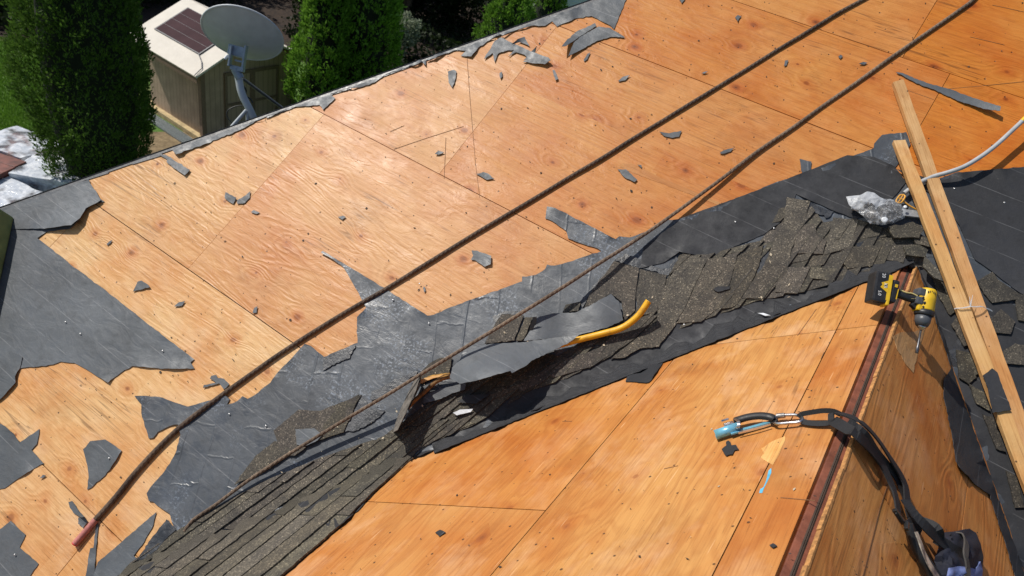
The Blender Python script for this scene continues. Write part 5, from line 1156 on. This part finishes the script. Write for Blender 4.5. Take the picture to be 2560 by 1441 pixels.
LB = leafmat('broadleaf_dark', (.010, .020, .005), (.024, .042, .010)); LP = leafmat('grey_leaf', (.16, .20, .12), (.34, .38, .27))
for i, (x, y, R, H, lb) in enumerate(((40, -20, 2.6, 5.5, 'dark tree at the top left corner beyond the lawn'), (330, -40, 2.4, 4.6, 'dark tree behind the left conifer'), (470, -80, 2.2, 4.4, 'dark tree just behind the shed roof'), (830, 10, 2.0, 4.0, 'dark tree between the two narrow conifers at the top'),
                                       (1010, 60, 2.0, 3.4, 'dark tree behind the pale shrub'), (1130, 60, 2.0, 3.6, 'dark tree between the pale shrub and the right conifers'), (1250, -30, 2.2, 4.4, 'dark tree behind the right conifers'), (180, -70, 2.6, 5.0, 'dark tree at the top beyond the left conifer, left part'), (600, -120, 2.6, 5.0, 'dark tree at the top above the dish'), (760, -90, 2.4, 4.6, 'dark tree at the top right of the dish'), (930, -40, 2.4, 4.6, 'dark tree at the top above the pale shrub'), (1060, -60, 2.4, 4.6, 'dark tree at the top between shrub and right conifers'), (-60, -60, 2.8, 5.5, 'dark tree at the very left top corner'))):
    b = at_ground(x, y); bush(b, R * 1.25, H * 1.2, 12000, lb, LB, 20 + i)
b = at_ground(1005, 150); bush(b, .75, 1.9, 2600, 'pale grey-leaved shrub right of the conifer pair', LP, 41, False, .06, .14, 'shrub', 'shrub', 'shrubs')
# undergrowth filling the shade behind the shed
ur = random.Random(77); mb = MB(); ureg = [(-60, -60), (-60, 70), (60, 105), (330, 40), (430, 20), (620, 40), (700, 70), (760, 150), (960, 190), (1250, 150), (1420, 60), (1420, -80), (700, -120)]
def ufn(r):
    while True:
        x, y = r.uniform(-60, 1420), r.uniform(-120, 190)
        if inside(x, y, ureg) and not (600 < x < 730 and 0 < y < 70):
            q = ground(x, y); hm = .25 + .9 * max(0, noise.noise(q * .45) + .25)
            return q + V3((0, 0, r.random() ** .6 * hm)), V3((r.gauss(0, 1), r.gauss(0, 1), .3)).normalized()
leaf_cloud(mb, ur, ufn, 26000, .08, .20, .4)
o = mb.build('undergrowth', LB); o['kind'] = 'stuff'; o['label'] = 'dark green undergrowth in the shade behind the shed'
# neighbouring house corner
nb_ = thing('neighbour_house', 'white clapboard house corner at the top beside the conifers', 'house')
c0 = at_ground(1372, 120); dN = w((1, -.35, 0)); dN.z = 0; dN.normalize(); oN = V3((-dN.y, dN.x, 0))
M_CLAP = plain('clapboard', (.62, .68, .72), .6, 0, .06); M_WTRIM = plain('white_trim', (.82, .82, .82), .5, 0, .04)
for k in range(24):
    MB().box(frame(c0 + dN * 3.1 + V3((0, 0, .2 + k * .15)), dN, (-oN * .12 + V3((0, 0, 1)))), 6.0, .03, .16).build('clapboard', M_CLAP, nb_)
MB().box(frame(c0 + V3((0, 0, 1.9)), dN, V3((0, 0, 1))), .16, .14, 3.8).build('corner_board', M_WTRIM, nb_)
MB().box(frame(c0 + dN * 3.1 + oN * 2.6 + V3((0, 0, 1.85)), dN, V3((0, 0, 1))), 6.0, 5.0, 3.6).build('wall_core', M_CLAP, nb_)
MB().prism([c0 + dN * -.3 - oN * .4 + V3((0, 0, 3.75)), c0 + dN * 6.4 - oN * .4 + V3((0, 0, 3.75)), c0 + dN * 6.4 + oN * 2.6 + V3((0, 0, 5.3)), c0 + dN * -.3 + oN * 2.6 + V3((0, 0, 5.3))], (-oN * .45 + V3((0, 0, .9))).normalized(), .12).build('roof', M_DSTEEL, nb_)

# pallets of shingles --------------------------------------------------
mW = NT('pallet_wrap'); tcw = mW.n('TexCoord').outputs['Object']; wn = mW.noise(tcw, 6, 5, .65, dist=1.2); wn2 = mW.noise(tcw, 2.2, 3)
M_WRAP = mW.out(mW.mix(mW.rng(wn, .42, .66), (.56, .60, .66), (.88, .90, .93)), .14, mW.bump(wn, .5, .03), None, Alpha=mW.rng(wn2, .36, .50, .2, .95), Specular_IOR_Level=.8)
M_BUN = plain('shingle_bundle', (.16, .055, .04), .6, 0, .5, 5); M_PAL = plain('pallet_wood', (.45, .30, .14), .8)
def pallet(px, py, yaw, label, nl=6, wrap=True, sx=1.25, sy=1.0):
    b = ground(px, py); t = thing('shingle_pallet', label, 'pallet', 'wrapped shingle pallets'); Mx = Matrix.Translation(b) @ Matrix.Rotation(yaw, 4, 'Z'); r = random.Random(label)
    for k in range(5): MB().box(Mx @ Matrix.Translation((-.5 * sx + .12 + k * (sx - .24) / 4, 0, .12)), .10, sy, .025).build('pallet_board', M_PAL, t)
    for k in (-1, 0, 1): MB().box(Mx @ Matrix.Translation((0, k * sy * .42, .055)), sx, .09, .10).build('bearer', M_PAL, t)
    for l in range(nl):
        for k in range(3):
            m = Mx @ Matrix.Translation((r.uniform(-.03, .03), (-1 + k) * sy / 3 + r.uniform(-.01, .01), .19 + l * .115)) @ Matrix.Rotation(r.uniform(-.03, .03), 4, 'Z')
            MB().box(m, sx * .92, sy / 3 - .02, .10, .012).build('shingle_bundle', M_BUN, t)
    if wrap:
        bm = bmesh.new(); bmesh.ops.create_cube(bm, size=1); bmesh.ops.subdivide_edges(bm, edges=bm.edges[:], cuts=9, use_grid_fill=True)
        hh = nl * .115 + .13
        for v in bm.verts:
            c_ = V3((v.co.x * (sx + .06), v.co.y * (sy + .08), v.co.z * hh + hh / 2 + .08)); nz = noise.noise_vector(c_ * 3 + b) * .022 + noise.noise_vector(c_ * 11 + b) * .016
            if c_.z < .1: nz *= .3
            v.co = Mx @ (c_ + nz)
        bm.normal_update(); me = bpy.data.meshes.new('wrap'); bm.to_mesh(me); bm.free(); link('plastic_wrap', me, M_WRAP, t)
pallet(148, 486, .62, 'plastic-wrapped shingle pallet in front, beside the roof edge at the left', 4)
pallet(60, 420, .25, 'wrapped shingle pallet at the back of the left group', 4, True)
pallet(-20, 478, .35, 'open stack of reddish shingle bundles at the left edge', 5, False)
pallet(10, 540, .2, 'wrapped shingle pallet lowest at the left edge of the picture', 3)
